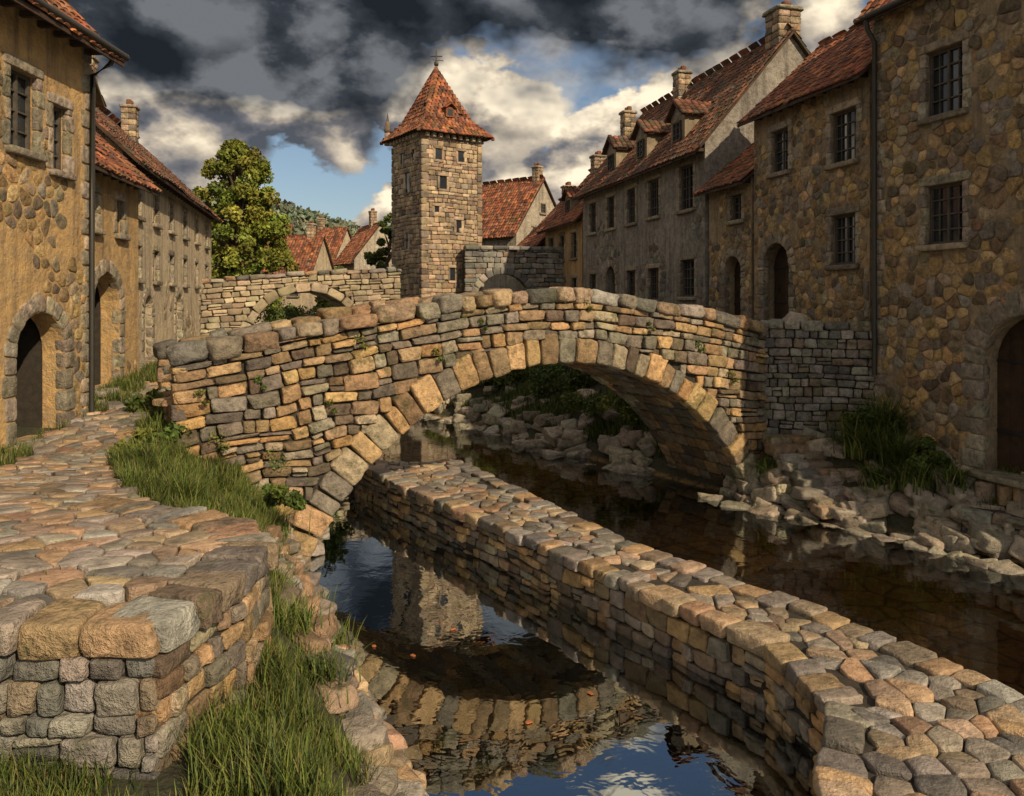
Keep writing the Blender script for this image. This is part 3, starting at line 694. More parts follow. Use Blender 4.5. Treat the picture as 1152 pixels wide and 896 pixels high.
# ------------------------------------------------------------------ tower
def tower():
    K=np.array([-4.9,43.8]);a=3.75;e1=np.array([.83,.558]);e1/=np.hypot(*e1);e2=np.array([-e1[1],e1[0]])
    c=K+e1*a/2+e2*a/2; root=empty('watch_tower',(c[0],c[1],3.8)); S=Acc();M=Acc();R=Acc();W=Acc();G=Acc()
    z0,z1=2.2,14.2
    cor=[K,K+e1*a,K+e1*a+e2*a,K+e2*a]
    wn={0:[(2.45,12.9,.42,.6),(1.0,12.9,.42,.6),(1.3,11.3,.45,.7),(2.3,8.9,.35,.7),(.9,9.9,.3,.4),(1.9,6.2,.35,.7)],3:[(1.9,11.2,.6,1.1),(1.9,8.0,.4,.9),(1.2,12.9,.4,.6),(2.6,12.9,.4,.6)],1:[(1.9,11,.5,.9)],2:[(1.9,11,.5,.9)]}
    for i in range(4):
        A=cor[i];B=cor[(i+1)%4]
        hl=lambda s,z,i=i: any(abs(s-u)<w/2+.12 and v-.05<z<v+h+.08 for u,v,w,h in wn[i])
        L,e,n=coursewall(S,None,A,B,z0,z1,'tower',(.18,.34),(.22,.55),hole=hl,out=(0,.06),gap=.01,jit=.1)
        F=Fr(A,e,n)
        for u,v,w,h in wn[i]:
            quadF(G,F,[(u-w/2,v,-.05),(u+w/2,v,-.05),(u+w/2,v+h,-.05),(u-w/2,v+h,-.05)])
            F.box(S,u,v+h+.1,-.06,w/2+.14,.09,.11,pal('tower',1)[0],T4,.06,.02); F.box(S,u,v-.07,-.05,w/2+.1,.07,.12,pal('tower',1)[0],T4,.06,.02)
            for x in(-1,1): F.box(S,u+x*(w/2+.07),v+h/2,-.08,.08,h/2,.11,pal('tower',1)[0],T4,.06,.02)
        v=z0;k=0
        while v<z1-.2:
            hh=U(.3,.45);ww=.25 if k%2 else .4; F.box(S,ww/2-.05,v+hh/2,-.1,ww/2+.04,hh/2-.01,.16,pal('tower',1)[0]*.9,T4,.07,.02); v+=hh;k+=1
        for q in range(9): F.box(S,(q+.5)*a/9,z1+.02,.12,.1,.13,.16,pal('dress',1)[0],T4,.08,.02)
        F.box(S,a/2,z1+.2,.14,a/2+.26,.07,.2,pal('dress',1)[0],T4,.01,.01)
    m2,n2_,b2=newmat('tower_mortar'); pz=noise(n2_,objco(n2_),6,4,.7); n2_.links.new(ramp(n2_,pz,[(.3,(.10,.08,.06)),(.7,(.20,.165,.125))]),b2.inputs['Base Color']); b2.inputs['Roughness'].default_value=.95
    colsolid(M,[.07,a-.07],z0,z1+.2,K,e1,np.array([e1[1],-e1[0]]),.07,a-.07)
    o=.5; zb=z1+.12; ap=np.array([c[0],c[1],18.5])
    for i in range(4):
        A=cor[i]-c;B=cor[(i+1)%4]-c; sc=(a/2+o)/(a/2)
        A3=np.array([*(c+A*sc),zb]);B3=np.array([*(c+B*sc),zb]); ax=(B3-A3);wd=np.linalg.norm(ax);ax/=wd
        midp=(A3+B3)/2
        A4=np.array([*(c+A*.8),zb+.95]);B4=np.array([*(c+B*.8),zb+.95]); m4=(A4+B4)/2
        for (p0,p1,w0,w1,qa) in((midp,m4,wd,np.linalg.norm(B4-A4),A3),(m4,ap,np.linalg.norm(B4-A4),.02,A4)):
            tv=p1-p0;ln=np.linalg.norm(tv);tv/=ln;mv=np.cross(ax,tv)
            f=lambda t,w0=w0,w1=w1:((w0-(w0+(w1-w0)*t))/2,(w0+(w0+(w1-w0)*t))/2)
            tiles(R,p0-ax*w0/2,ax,tv,mv,w0,ln,'tile',.22,.26,wfun=f)
        R.add([A3,B3,B4,A4],[[0,1,2,3]],(.08,.04,.03)); R.add([A4,B4,ap],[[0,1,2]],(.08,.04,.03))
        for t in np.linspace(0,1,15):
            p=A4*(1-t)+ap*t; stones(R,[p],np.eye(3)[None],[[.1,.1,.12]],pal('tile',1)*.8,.1,TR)
        d=(A4-A3)
        for t in np.linspace(0,1,4): stones(R,[A3+d*t],np.eye(3)[None],[[.1,.1,.1]],pal('tile',1)*.8,.1,TR)
    R.add([[*(c+(q-c)*((a/2+o)/(a/2))),zb-.01] for q in cor],[[0,1,2,3]],(.05,.03,.02))
    n1=np.array([e1[1],-e1[0]]); FD=Fr(K+n1*.02,e1,n1)
    FD.box(R,a/2,15.7,-.75,.28,.28,.5,(.2,.08,.04)); quadF(G,FD,[(a/2-.16,15.5,-.24),(a/2+.16,15.5,-.24),(a/2+.16,15.85,-.24),(a/2-.16,15.85,-.24)])
    for sx in(-1,1):
        tv=np.array([e1[0]*-sx*.8,e1[1]*-sx*.8,.6]);mv=np.array([e1[0]*sx*.6,e1[1]*sx*.6,.8])
        stones(R,[FD.P(a/2+sx*.17,16.07,-.7)],[[np.array([n1[0],n1[1],0]),tv,mv]],[[.62,.26,.03]],(.26,.09,.04),0,T1,0)
    q=c+(cor[3]-c)*1.12
    for zz,r in((14.35,.2),(14.75,.17),(15.1,.2),(15.4,.13)): stones(S,[[q[0],q[1],zz]],np.eye(3)[None],[[r,r,.2]],pal('tower',1)*.6,.1,TR)
    tube(W,[(q[0],q[1],15.4),(q[0],q[1],16.1)],[.1,.01],(.1,.08,.06))
    tube(W,[ap+[0,0,-.2],ap+[0,0,.35],ap+[0,0,1.1]],[.09,.045,.03],(.04,.03,.03)); stones(W,[ap+[0,0,.32]],np.eye(3)[None],[[.13,.13,.13]],(.05,.04,.03),0,TR)
    tube(W,[ap+[-.35,0,.75],ap+[.35,0,.75]],.03,(.04,.03,.03)); tube(W,[ap+[-.2,-.1,.52],ap+[.4,.1,.52]],.025,(.04,.03,.03))
    S.build('stonework',M_far,True,root);M.build('mortar_core',m2,False,root);R.build('roof',M_tile,False,root);W.build('weathervane',M_iron,True,root);G.build('window_openings',M_glass,False,root)
tower()
def gatewall():
    root=empty('town_wall',(-.3,45.5,4.3)); S=Acc();M=Acc(); A=(-2.6,44.2);B=(3.0,45.6)
    hl=lambda s,z:(s-2.2)**2+(z-5.0)**2<1.6**2 or(abs(s-2.2)<1.6 and z<5)
    L,e,n=coursewall(S,None,A,B,3.6,8.0,'grey',(.2,.32),(.3,.7),hole=hl)
    for a,b in((0,.6),(3.8,L)): colsolid(M,[a,b],3.6,7.9,A,e,n,.1,.7)
    Sx=2.2+1.6*np.sin(np.linspace(-math.pi/2,math.pi/2,16)); colsolid(M,Sx,5+np.sqrt(np.maximum(0,1.6**2-(Sx-2.2)**2)),7.9,A,e,n,.1,.7)
    F=Fr(A,e,n)
    for i in range(13):
        t=-math.pi/2+(i+.5)*math.pi/13;rr=1.75
        rad=[e[0]*math.sin(t),e[1]*math.sin(t),math.cos(t)];tan=[e[0]*math.cos(t),e[1]*math.cos(t),-math.sin(t)]
        F.box(S,2.2+math.sin(t)*rr,5+math.cos(t)*rr,-.15,.2,.2,.25,pal('grey',1)[0],T4,.06,.02,E=np.array([tan,rad,[n[0],n[1],0]]))
    s=0
    while s<L: l=U(.5,.9); F.box(S,s+l/2,8.02,-.3,l/2-.01,.12,.42,pal('grey',1)[0],T4,.1,.03); s+=l
    S.build('stonework',M_far,True,root);M.build('core',M_mortar,False,root)
gatewall()
# ------------------------------------------------------------------ retaining walls
def retaining(name,pts,zb,zt,pn,cap=True,capsz=(.5,.12,.3),**k):
    S=Acc();M=Acc();root=empty(name,(pts[0][0],pts[0][1],zb))
    for A,B in zip(pts[:-1],pts[1:]):
        L,e,n=coursewall(S,M,A,B,zb,zt-(.2 if cap else 0),pn,**k)
        if cap:
            F=Fr(A,e,n);s=0
            while s<L-.05:
                l=min(U(.7,1.3)*capsz[0],L-s); F.box(S,s+l/2,zt-.1+U(-.015,.015),-capsz[2]+.07+U(-.02,.02),l/2-.01,capsz[1]*U(.85,1.15),capsz[2],pal(pn,1)[0]*1.05,T4,.1,.03); s+=l
    S.build('stonework',M_stone,True,root);M.build('core',M_mortar,False,root); return root
retaining('retaining_wall',[(6.42,20.75),(9.0,19.85)],.4,4.5,'grey',ch=(.14,.28),cl=(.2,.5))
retaining('terrace_wall',[(-2.7,52),(-.25,44),(1.95,36),(4.4,28),(5.15,23.4)],.8,4.5,'dress',ch=(.22,.36),cl=(.35,.7))
retaining('quay_wall',[(9.15,16.35),(10.0,15.25),(12.2,11)],-.4,.8,'grey',cap=False,ch=(.16,.3),cl=(.25,.6),out=(-.05,.12),jit=.22)
# ------------------------------------------------------------------ near platform + paved path
PIER=[(-8.9,5.2),(-2.3,5.2),(-2.07,6.2),(-2.1,6.95),(-2.45,7.6),(-3.1,8.05),(-4.4,8.6),(-8.9,8.6)]
root=empty('stone_platform',(-4,6.5,1.9)); S=Acc();M=Acc()
for i in range(0,6):
    A,B=PIER[i],PIER[i+1]
    L,e,n=coursewall(S,None,A,B,1.3,2.7,'warm' if i else 'grey',(.12,.21),(.14,.36),out=(-.02,.05),gap=.01,jit=.18)
    F=Fr(A,e,n);s=0
    while s<L-.03:
        l=U(.24,.42); l=L-s if L-s-l<.15 else l
        F.box(S,s+l/2,2.81+U(-.012,.012),-.2+U(-.02,.03),l/2-.006,.11*U(.9,1.15),.25,pal('pave',1)[0]*.9,T4,.12,.05); s+=l
pc=np.array([(q[0],q[1]) for q in PIER]); cen=pc.mean(0); inn=cen+(pc-cen)*np.array([.985,.96]); k=len(inn)
V=np.concatenate([np.c_[inn,np.full(k,.8)],np.c_[inn,np.full(k,2.82)]]); M.add(V,[[i,(i+1)%k,(i+1)%k+k,i+k] for i in range(k)],(.1,.1,.1)); M.add(V[k:],[list(range(k))],(.1,.1,.1))
S.build('stonework',M_stone,True,root);M.build('core',M_mortar,False,root)
PATH=[(-8.95,5.25),(-2.4,5.25),(-2.15,6.2),(-2.2,6.95),(-2.5,7.5),(-3.1,7.95),(-4.3,9.0),(-5.1,10.5),(-6.3,12.5),(-6.9,14.6),(-8.1,18.8),(-9.0,21.6),(-10.3,26),(-12.4,33),(-14,38),(-15.4,38.5),(-12.5,28),(-11,22.4),(-9.7,19),(-9.35,17),(-8.98,17),(-8.9,15),(-8.0,13),(-7.3,11),(-7.9,9.5),(-8.95,8.5)]
S=Acc()
pier_edge=PIER[0:6]
for p,poly in vcells(-15.5,-1.9,5,39,.21,1.5,.4,keep=lambda x,y:bool(inpoly(x,y,PATH)) and segdist(x,y,pier_edge,False)>.46):
    cell_stone(S,poly,lambda u,v,h:np.stack([u,v,zp(v)+h],1),U(-.012,.022),.009,.014,pal('pave',1)[0],-.12,.08)
S.build('stone_path',M_pave,True)
# ------------------------------------------------------------------ causeway
CL=[(-4.3,21.2),(-2.8,18.9),(.66,13.7),(3.16,9.8),(3.4,8.4),(2.75,7.0),(2.3,4.5)]
CR=[(-1.5,21.2),(-.34,18.9),(1.95,14.1),(3.75,11.5),(4.75,9.9),(5.45,8.5),(6.3,6.5),(7.4,4.5)]
CP=CL+CR[::-1]; ZT=.8
root=empty('stone_causeway',(1.5,14,0)); S=Acc();M=Acc()
V=np.array([(x,y,-.9) for x,y in CP]+[(x,y,ZT-.06) for x,y in CP]);k=len(CP)
M.add(V,[[i,(i+1)%k,(i+1)%k+k,i+k] for i in range(k)],(.1,.1,.1))
for i in range(6):
    a,b=np.array(CL[i]),np.array(CL[i+1]); c_,d_=np.array(CR[i]),np.array(CR[i+1])
    M.add([[*a,ZT-.05],[*b,ZT-.05],[*d_,ZT-.05],[*c_,ZT-.05]],[[0,1,2,3]],(.1,.1,.1))
M.add([[*CL[6],ZT-.05],[*CR[6],ZT-.05],[*CR[7],ZT-.05]],[[0,1,2]],(.1,.1,.1))
for pts in(CL,CR[::-1]):
    for A,B in zip(pts[:-1],pts[1:]):
        coursewall(S,None,A,B,-.35,ZT-.18,'warm',(.14,.22),(.2,.45),out=(.0,.1),gap=.01,jit=.2)
        A=np.array(A);B=np.array(B);L=np.linalg.norm(B-A);e=(B-A)/L;n=np.array([e[1],-e[0]]);F=Fr(A,e,n);s=0
        while s<L-.03:
            l=U(.26,.55); l=L-s if L-s-l<.2 else l; dd=U(.17,.25)
            F.box(S,s+l/2,ZT-.08+U(-.02,.025),-dd+.1+U(-.04,.04),l/2-.008,.1,dd,pal('pave',1)[0],T4,.15,.05); s+=l
for p,poly in vcells(-4.5,7.6,4.5,21.2,.245,1.35,.42,keep=lambda x,y:bool(inpoly(x,y,CP)) and segdist(x,y,CL,False)>.36 and segdist(x,y,CR,False)>.36):
    cell_stone(S,poly,lambda u,v,h:np.stack([u,v,ZT+h],1),U(-.035,.03),.01,.018,pal('pave',1)[0],-.15,.12)
S.build('stonework',M_pave,True,root);M.build('core',M_mortar,False,root)
# ------------------------------------------------------------------ bank rubble
def yaw(N,tilt=.2):
    E=[]
    for _ in range(N):
        a=U(0,6.28);t=U(-tilt,tilt);r=U(-tilt,tilt)
        M_=(Matrix.Rotation(a,3,'Z')@Matrix.Rotation(t,3,'X')@Matrix.Rotation(r,3,'Y')); E.append(np.array(M_).T)
    return np.array(E)
def rubble(name,pts,rows,size,pn,flat=.5,tm=T4,mat=M_bank,tilt=.25):
    S=Acc();C=[];H=[]
    for A,B in zip(pts[:-1],pts[1:]):
        A=np.array(A,float);B=np.array(B,float);L=np.linalg.norm(B-A);e=(B-A)/L;n=np.array([-e[1],e[0]])
        for dm,dx,dn,s0,s1 in rows:
            for _ in range(int(L*dn)):
                p=A+e*U(0,L)+n*U(dm,dx); sz=U(s0,s1)*size; z=float(ht(p[0],p[1]))
                C.append([p[0],p[1],max(z,-.15)+sz*flat*.3]);H.append([sz*U(.8,1.35),sz*U(.65,1),sz*flat*U(.6,1.2)])
    stones(S,C,yaw(len(C),tilt),H,pal(pn,len(C)),.26,tm,.06); return S.build(name,mat,True)
LB=[(0,5),(-1.2,8.2),(-2.57,11.25),(-3.6,14)]
rubble('bank_stones',LB,[(-.15,.12,6,.6,1.1),(.05,.5,8,.7,1.3),(.4,.95,7,.6,1.2)],.21,'pave',.5,tilt=.3)
LB2=[(-3.9,15.2),(-4.6,19),(-6,26),(-12.3,37.5)]
rubble('bank_stones',LB2,[(-.1,.15,3,.8,1.3),(.1,.6,2,.8,1.4)],.2,'grey',.6)
RB=[(9.8,15.2),(8.1,17.3),(6.2,19.3),(5.6,20.8)]
rubble('bank_stones',RB,[(-.1,.6,8,.6,1.4),(-.5,-.1,8,.7,1.6),(-1.2,-.5,6,.7,1.8),(-2.1,-1.2,3,.7,1.8)],.23,'dress',.55,tilt=.35)
rubble('bank_stones',[(12,11),(9.8,15.2)],[(-.1,.6,7,.7,1.6),(-1.6,-.3,7,.7,1.6)],.23,'dress',.55,tilt=.35)
RB2=[(4.0,23.2),(1.5,27),(-1.7,33),(-7.3,39)]
rubble('bank_stones',RB2,[(-.2,.5,6,.6,1.5),(-.8,-.2,4,.8,1.8),(-2,-.8,1.6,.8,1.8)],.22,'dress',.55,tilt=.35)
STEP=[(7.5,18.25),(7.05,20.2)]
S=Acc()
for i in range(9):
    t=i/8; c=np.array([7.5-.45*t,18.25+1.95*t,.25+1.25*t])
    qo=U(-.08,.08)
    for q,hw in((-.36+qo,.3-qo*.5),(.27+qo,.34)): stones(S,[c+np.array([q*.97,q*.2+U(-.03,.03),U(-.025,.025)])],np.array([[[.97,.22,0],[-.22,.97,0],[0,0,1]]]),[[hw,.27,.13]],pal('pave',1)*.9,.18,T4,.06)
S.build('stone_steps',M_bank,True)
S=Acc(); QP=[(9.3,17.2),(10.1,15.9),(12.2,11.4),(11.6,12),(10.3,16),(9.65,18.2)]
for p,poly in vcells(7,12.5,11,20,.28,1.3,.4,keep=lambda x,y:bool(inpoly(x,y,QP))):
    cell_stone(S,poly,lambda u,v,h:np.stack([u,v,1.27+0*u+h],1),U(0,.06),.014,.03,pal('pave',1)[0]*.8,-.4,.1)
S.build('quay_paving',M_bank,True)
# ------------------------------------------------------------------ vegetation
def blades(acc,R,h,lean,wd,cols,seg=3):
    R=np.asarray(R,float);N=len(R)
    if N==0: return
    h=np.broadcast_to(h,(N,));wd=np.broadcast_to(wd,(N,)); a=rng.uniform(0,6.283,N); la=rng.uniform(.2,1,N)*lean
    D=np.stack([np.cos(a),np.sin(a),0*a],1); Wv=np.stack([-np.sin(a),np.cos(a),0*a],1)
    V=[]
    for i in range(seg+1):
        t=i/seg; c=R+D*(la*h*t*t)[:,None]+np.array([0,0,1.])*(h*(t-.25*la*t*t))[:,None]; w=(wd*(1-t)**.7*.5)[:,None]
        V+= [c-Wv*w,c+Wv*w]
    V=np.stack(V,1); m=2*(seg+1); F=np.array([[2*i,2*i+1,2*i+3,2*i+2] for i in range(seg)])
    FF=(F[None]+(np.arange(N)*m)[:,None,None]).reshape(-1,4)
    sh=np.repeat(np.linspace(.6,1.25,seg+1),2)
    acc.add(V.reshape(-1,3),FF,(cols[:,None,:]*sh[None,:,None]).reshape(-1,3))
def gcol(N,dry=.14):
    p=np.array([(.085,.115,.022),(.06,.09,.018),(.12,.145,.03),(.038,.06,.015)]); c=p[rng.integers(0,4,N)]*rng.uniform(.6,1.3,(N,1))
    d=rng.random(N)<dry; c[d]=np.array((.17,.145,.055))*rng.uniform(.7,1.2,(d.sum(),1)); return c
def sample(x0,x1,y0,y1,N,cond):
    x=rng.uniform(x0,x1,N);y=rng.uniform(y0,y1,N); k=cond(x,y); x=x[k];y=y[k]; return np.stack([x,y,ht(x,y)],1)
clump=lambda x,y,f=1.: (np.sin(x*2.9*f+np.sin(y*2.1*f)*1.5)+np.sin(y*3.7*f+x*1.3))*.5
nop=lambda x,y: ~inpoly(x,y,PATH)&~inpoly(x,y,PIER)
dr=lambda x,y: segdist(x,y,RIV)
G1=Acc()
R=sample(-4.2,0,4.8,14.8,100000,lambda x,y:nop(x,y)&~inpoly(x,y,RIV)&(dr(x,y)>.35)&(dr(x,y)<1.9)&((clump(x*1.3,y*1.2)+rng.normal(0,.25,len(x)))>(1.3-1.85*np.clip(dr(x,y)-.3,0,1))))
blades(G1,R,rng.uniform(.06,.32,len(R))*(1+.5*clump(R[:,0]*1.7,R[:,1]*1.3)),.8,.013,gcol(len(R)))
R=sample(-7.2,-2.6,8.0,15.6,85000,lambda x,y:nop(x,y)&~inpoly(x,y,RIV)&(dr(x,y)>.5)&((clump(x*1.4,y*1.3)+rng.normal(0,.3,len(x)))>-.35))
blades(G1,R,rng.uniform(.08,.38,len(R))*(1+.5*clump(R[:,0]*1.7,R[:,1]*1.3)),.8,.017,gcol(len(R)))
R=sample(-5.5,-1.7,4.2,5.17,14000,lambda x,y:(clump(x,y,1.4)+rng.normal(0,.3,len(x))>-.1)&(dr(x,y)>.5)); blades(G1,R,rng.uniform(.05,.22,len(R)),.8,.012,gcol(len(R)))
G1.build('bank_grass',M_leaf,False)
G2=Acc()
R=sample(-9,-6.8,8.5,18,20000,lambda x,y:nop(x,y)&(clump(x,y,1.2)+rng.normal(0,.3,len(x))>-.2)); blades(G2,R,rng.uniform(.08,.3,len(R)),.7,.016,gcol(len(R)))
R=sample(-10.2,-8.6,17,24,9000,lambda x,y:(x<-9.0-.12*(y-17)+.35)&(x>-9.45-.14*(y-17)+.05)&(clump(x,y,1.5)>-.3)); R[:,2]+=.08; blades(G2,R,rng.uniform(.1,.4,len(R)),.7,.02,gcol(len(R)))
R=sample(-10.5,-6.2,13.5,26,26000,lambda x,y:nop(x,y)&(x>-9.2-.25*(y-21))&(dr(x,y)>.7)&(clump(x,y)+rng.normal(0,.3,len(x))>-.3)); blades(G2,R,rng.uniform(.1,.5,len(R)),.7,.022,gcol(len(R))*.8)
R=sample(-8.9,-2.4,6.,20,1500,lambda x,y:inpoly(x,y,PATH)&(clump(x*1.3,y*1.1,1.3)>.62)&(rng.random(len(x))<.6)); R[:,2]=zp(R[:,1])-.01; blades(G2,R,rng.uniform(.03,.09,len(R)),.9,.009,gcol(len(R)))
G2.build('path_grass',M_leaf,False)
G3=Acc()
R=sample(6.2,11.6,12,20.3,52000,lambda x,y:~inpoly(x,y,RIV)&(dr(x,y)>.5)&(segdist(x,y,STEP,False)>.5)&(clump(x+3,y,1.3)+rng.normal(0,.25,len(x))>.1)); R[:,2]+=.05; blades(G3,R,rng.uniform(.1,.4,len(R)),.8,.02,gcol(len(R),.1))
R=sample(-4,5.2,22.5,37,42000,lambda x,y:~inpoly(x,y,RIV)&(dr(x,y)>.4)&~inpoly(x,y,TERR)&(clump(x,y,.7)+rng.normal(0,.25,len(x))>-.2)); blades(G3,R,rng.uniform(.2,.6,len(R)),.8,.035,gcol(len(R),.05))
G3.build('far_bank_grass',M_leaf,False)
def tuft(name,c,N,h,wd,lean=1.2,sp=.12,col=.8):
    A_=Acc(); R=np.stack([c[0]+rng.normal(0,sp,N),c[1]+rng.normal(0,sp,N),np.full(N,c[2])],1); blades(A_,R,rng.uniform(.5,1,N)*h,lean,wd,gcol(N,.08)*col,5); A_.build(name,M_leaf,False)
for (x,y,h) in((8.4,18.9,1.3),(8.8,18.3,1.2),(8.9,17.6,.9),(9.0,19.2,1.6),(8.4,18.1,.7),(9.5,17.1,.7),(6.6,20.0,.6)): tuft('fern_plant',(x,y,float(ht(x,y))+.1),480,h,.038,1.3,.18,1.25)
for (x,y,h) in((-3.0,8.7,.55),(-3.3,9.6,.6),(-1.85,7.4,.35),(-2.75,10.8,.45),(-2.2,9.3,.4),(-6.3,14.2,1.0),(-6.7,15.5,1.1),(-4.4,10.6,.6),(-2.3,8.3,.4),(-3.9,13.0,.6),(-5.6,12.2,.6)): tuft('grass_tuft',(x,y,float(ht(x,y))),260,h,.018,1.,.14,1.1)
def leafcloud(acc,cc,rr,per,size,base,flat=.8):
    cc=np.asarray(cc,float)
    for c,r in zip(cc,rr):
        N=per; d=rng.normal(0,1,(N,3)); d/=np.linalg.norm(d,axis=1)[:,None]; d*= (rng.random((N,1))**.45)*r; d[:,2]*=flat
        p=c+d; a=rng.normal(0,1,(N,3)); a/=np.linalg.norm(a,axis=1)[:,None]; b=np.cross(a,rng.normal(0,1,(N,3))); b/=np.linalg.norm(b,axis=1)[:,None]+1e-9
        s=rng.uniform(.6,1.3,(N,1))*size; V=np.stack([p-a*s,p+b*s*.55,p+a*s,p-b*s*.55],1).reshape(-1,3)
        F=np.arange(4*N).reshape(N,4); k=U(.6,1.4); col=np.array(base)*k*rng.uniform(.7,1.3,(N,1))*np.array([[U(.85,1.3),1,.9]])
        acc.add(V,F,np.repeat(col,4,0))
def tree(name,x,y,zb,H,wr,n,per,size,base,crown0=.35):
    root=empty(name,(x,y,zb)); T=Acc();Lf=Acc()
    tr=[(x+.15*math.sin(i*1.3),y+.1*math.cos(i),zb+H*.75*i/6) for i in range(7)]; tube(T,tr,np.linspace(.03*H,.008*H,7),(.12,.09,.06))
    cc=[];rr=[]
    for i in range(n):
        t=random.random()**1.1; z=zb+H*(crown0+(1-crown0)*t*.94); prof=(1-t)**.45*min(1,.7+t*1.6)
        a=U(0,6.28); r=wr*prof*U(.35,1.08); cx,cy=x+math.cos(a)*r,y+math.sin(a)*r; cc.append([cx,cy,z]); rr.append(U(.3,.7)*wr*.33*(1.1-.35*t))
        if i%3==0:
            b0=tr[min(6,2+int(t*4))]; tube(T,[b0,((b0[0]+cx)/2,(b0[1]+cy)/2,(b0[2]+z)/2+.1),(cx,cy,z)],[.012*H,.007*H,.003*H],(.12,.09,.06),6)
    leafcloud(Lf,cc,rr,per,size,base); T.build('trunk',M_wood,True,root); Lf.build('foliage',M_leaf,False,root)
tree('broadleaf_tree',-16.4,48,3.2,11.9,3.4,210,190,.13,(.15,.185,.035),.16)
tree('broadleaf_tree',-8.6,56,3.8,7.8,1.9,50,160,.16,(.08,.11,.03),.15)
tree('broadleaf_tree',-13,62,3.8,4.0,2.4,45,140,.17,(.11,.14,.035),.05)
tree('broadleaf_tree',-21.5,49,3.2,7,2.6,50,160,.18,(.07,.10,.028),.1)
for (x,y,z,r) in((-16,51,3.6,1.4),(-15.3,60.5,3.6,1.7),(-12.6,58.5,3.2,1.6),(-7,49,3.6,1.3),(-18,62.8,3.8,1.5),(1.8,30.2,1.9,.9),(3.6,25.8,1.6,.8),(-.2,33.8,2,1.1),(2.6,27.5,1.5,.7),(-5.6,22.5,1.8,.9),(-7,25.5,2.2,1.1),(-6.55,16.9,2.9,.55),(-7.6,17.3,2.9,.5),(8.7,19.3,1.9,.6),(9.2,17.9,1.6,.4),(-6.2,13.7,2.5,.45),(-6.5,15.2,2.7,.6),(-3.6,12.6,1.9,.3)):
    A_=Acc(); n=14 if r>.7 else 10; cc=[[x+U(-r,r),y+U(-r,r),z+U(-.4,.6)*r] for _ in range(n)]; leafcloud(A_,cc,[U(.3,.55)*r for _ in cc],150,.04+.04*r,(.07,.10,.022)); A_.build('shrub',M_leaf,False)
A_=Acc()
P0,e,n=MB
for s,z,r in((1.0,4.3,.14),(6.2,5.0,.1),(-1.6,2.6,.2),(-.6,2.2,.25),(9.5,4.0,.12),(.4,3.1,.1),(2.6,4.0,.09),(3.6,4.6,.08),(-1.9,3.4,.1),(10.6,3.2,.14),(8.0,4.5,.07),(-.9,3.6,.08)):
    c=[P0[0]+e[0]*s+n[0]*.08,P0[1]+e[1]*s+n[1]*.08,z]; leafcloud(A_,[c,[c[0]+.1,c[1],c[2]-.15]],[r,r*.7],70,.028,(.09,.12,.028))
A_.build('wall_ivy',M_leaf,False)
A_=Acc();cc=[];rr=[]
for _ in range(1000):
    x=U(-150,10);y=U(170,290); cc.append([x,y,float(ht(x,y))+.6]); rr.append(U(1.4,3.0))
leafcloud(A_,cc,rr,34,.9,(.13,.165,.125)); A_.build('forest',M_leaf,False)  # pale grey-green leaf colour has the distance haze painted in
A_=Acc()
for x,y in((-1.4,11.3),(-2.0,11.6),(-.9,12.2),(0.2,9.5),(-2.2,10.6),(1.0,10.2)):
    a=U(0,6.28); stones(A_,[[x,y,.012]],[[[math.cos(a),math.sin(a),0],[-math.sin(a),math.cos(a),0],[0,0,1]]],[[.045,.028,.006]],(.35,.12,.05),.3,TR)
A_.build('fallen_leaves',M_leaf,True)

# ------------------------------------------------------------------ light
el=math.radians(33); sx,sy=.6,-.8
sd=Vector((sx*math.cos(el),sy*math.cos(el),math.sin(el)))
sun=bpy.data.lights.new('sun','SUN'); sun.energy=5.0; sun.angle=math.radians(.5); sun.color=(1,.79,.52)
so=bpy.data.objects.new('sun',sun); so.rotation_euler=sd.to_track_quat('Z','Y').to_euler(); so.location=(20,-40,40); scene.collection.objects.link(so)
wd=bpy.data.worlds.new('World'); scene.world=wd; wd.use_nodes=True; nt=wd.node_tree; nt.nodes.clear()
out=nd(nt,'ShaderNodeOutputWorld')
sky=nd(nt,'ShaderNodeTexSky',sky_type='NISHITA'); sky.sun_disc=False; sky.sun_elevation=el; sky.sun_rotation=math.atan2(sx,sy)
bg=nd(nt,'ShaderNodeBackground'); bg.inputs['Strength'].default_value=.085; nt.links.new(sky.outputs[0],bg.inputs[0])
tc=nd(nt,'ShaderNodeTexCoord').outputs['Generated']
sp=nd(nt,'ShaderNodeSeparateXYZ'); nt.links.new(tc,sp.inputs[0])
def cloudf(off):
    mp=nd(nt,'ShaderNodeMapping'); mp.inputs['Scale'].default_value=(1,1,1.5); mp.inputs['Location'].default_value=(.35+off[0],.1,off[1]); nt.links.new(tc,mp.inputs[0])
    n0=nd(nt,'ShaderNodeTexNoise'); n0.inputs['Scale'].default_value=3.6; n0.inputs['Detail'].default_value=6; n0.inputs['Roughness'].default_value=.58; nt.links.new(mp.outputs[0],n0.inputs['Vector'])
    sc=nd(nt,'ShaderNodeVectorMath',operation='SCALE'); sc.inputs['Scale'].default_value=.26; nt.links.new(n0.outputs['Color'],sc.inputs[0])
    ad=nd(nt,'ShaderNodeVectorMath',operation='ADD'); nt.links.new(mp.outputs[0],ad.inputs[0]); nt.links.new(sc.outputs[0],ad.inputs[1])
    vo=nd(nt,'ShaderNodeTexVoronoi',feature='F1'); vo.inputs['Scale'].default_value=9; nt.links.new(ad.outputs[0],vo.inputs['Vector'])
    return math_(nt,'ADD',n0.outputs['Fac'],math_(nt,'MULTIPLY',math_(nt,'SUBTRACT',.5,vo.outputs['Distance']),.36)),mp.outputs[0]
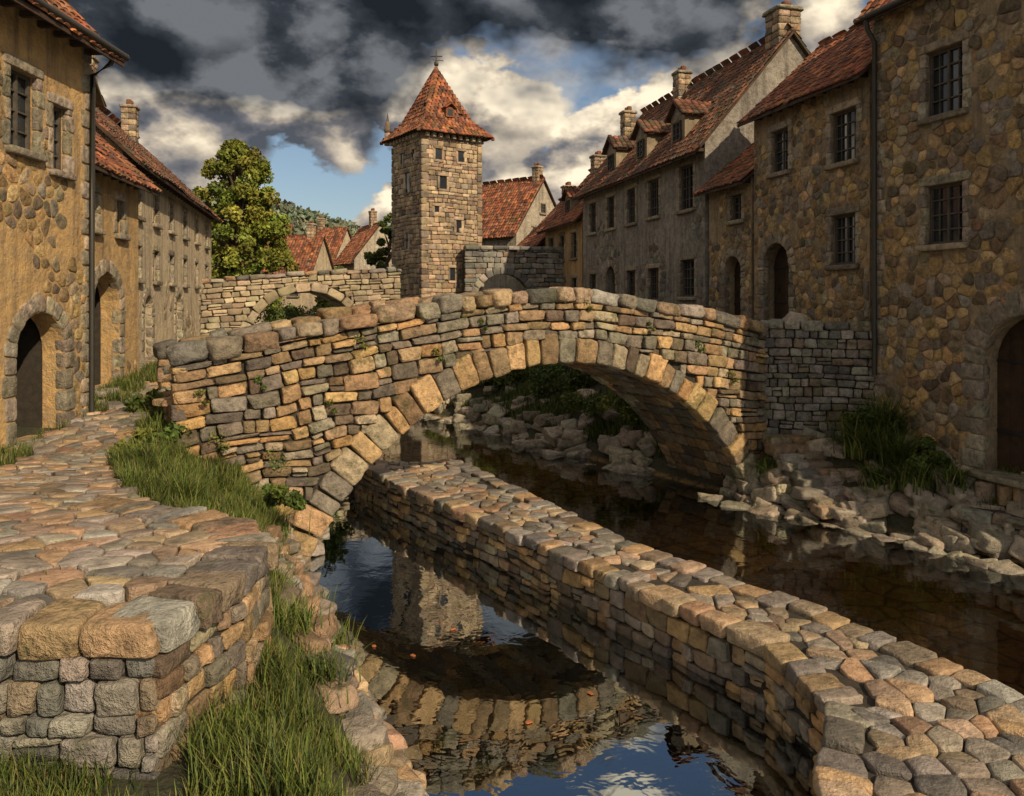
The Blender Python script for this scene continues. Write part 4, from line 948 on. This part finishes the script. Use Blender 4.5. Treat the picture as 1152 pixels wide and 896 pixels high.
A1,mpo=cloudf((0,0)); B1,_=cloudf((.03,.055))
dens=ramp(nt,A1,[(.42,0.),(.47,1.)])
lit=math_(nt,'MULTIPLY_ADD',math_(nt,'SUBTRACT',A1,B1),4.0,.5,clamp=True)
ccol=ramp(nt,lit,[(0.,(.09,.10,.12)),(.3,(.20,.195,.205)),(.6,(.55,.47,.37)),(1.,(1.15,.98,.72))])
# a storm bank low over the left of the valley
nn=noise(nt,mpo,3.0,5,.62)
dx=math_(nt,'DIVIDE',math_(nt,'ADD',sp.outputs[0],.36),.66); dz=math_(nt,'DIVIDE',math_(nt,'SUBTRACT',sp.outputs[2],.355),.13)
fy=math_(nt,'LESS_THAN',sp.outputs[1],.1)
rr_=math_(nt,'ADD',math_(nt,'MULTIPLY',dx,dx),math_(nt,'MULTIPLY',dz,dz)); rr_=math_(nt,'ADD',rr_,math_(nt,'MULTIPLY',nn,-5.)); rr_=math_(nt,'ADD',rr_,math_(nt,'MULTIPLY',fy,12.))
storm=nd_map(nt,rr_,-1.15,-1.85)
sc_=ramp(nt,lit,[(0.,(.015,.019,.025)),(.5,(.042,.05,.062)),(1.,(.17,.18,.195))])
ccol=mix(nt,storm,ccol,sc_); dens2=math_(nt,'MAXIMUM',dens,storm)
bg2=nd(nt,'ShaderNodeBackground'); bg2.inputs['Strength'].default_value=1.; nt.links.new(ccol,bg2.inputs[0])
mx=nd(nt,'ShaderNodeMixShader'); nt.links.new(dens2,mx.inputs[0]); nt.links.new(bg.outputs[0],mx.inputs[1]); nt.links.new(bg2.outputs[0],mx.inputs[2])
nt.links.new(mx.outputs[0],out.inputs[0])
# ------------------------------------------------------------------ camera
cd=bpy.data.cameras.new('camera'); cd.sensor_width=36; cd.lens=36*900/1152; cd.shift_y=-108/1152; cd.clip_end=3000; cd.clip_start=.05
co=bpy.data.objects.new('camera',cd); co.location=(0,0,5); co.rotation_euler=(math.radians(90),0,0); scene.collection.objects.link(co); scene.camera=co
scene.view_settings.view_transform='Standard'; scene.view_settings.look='None'; scene.view_settings.exposure=0
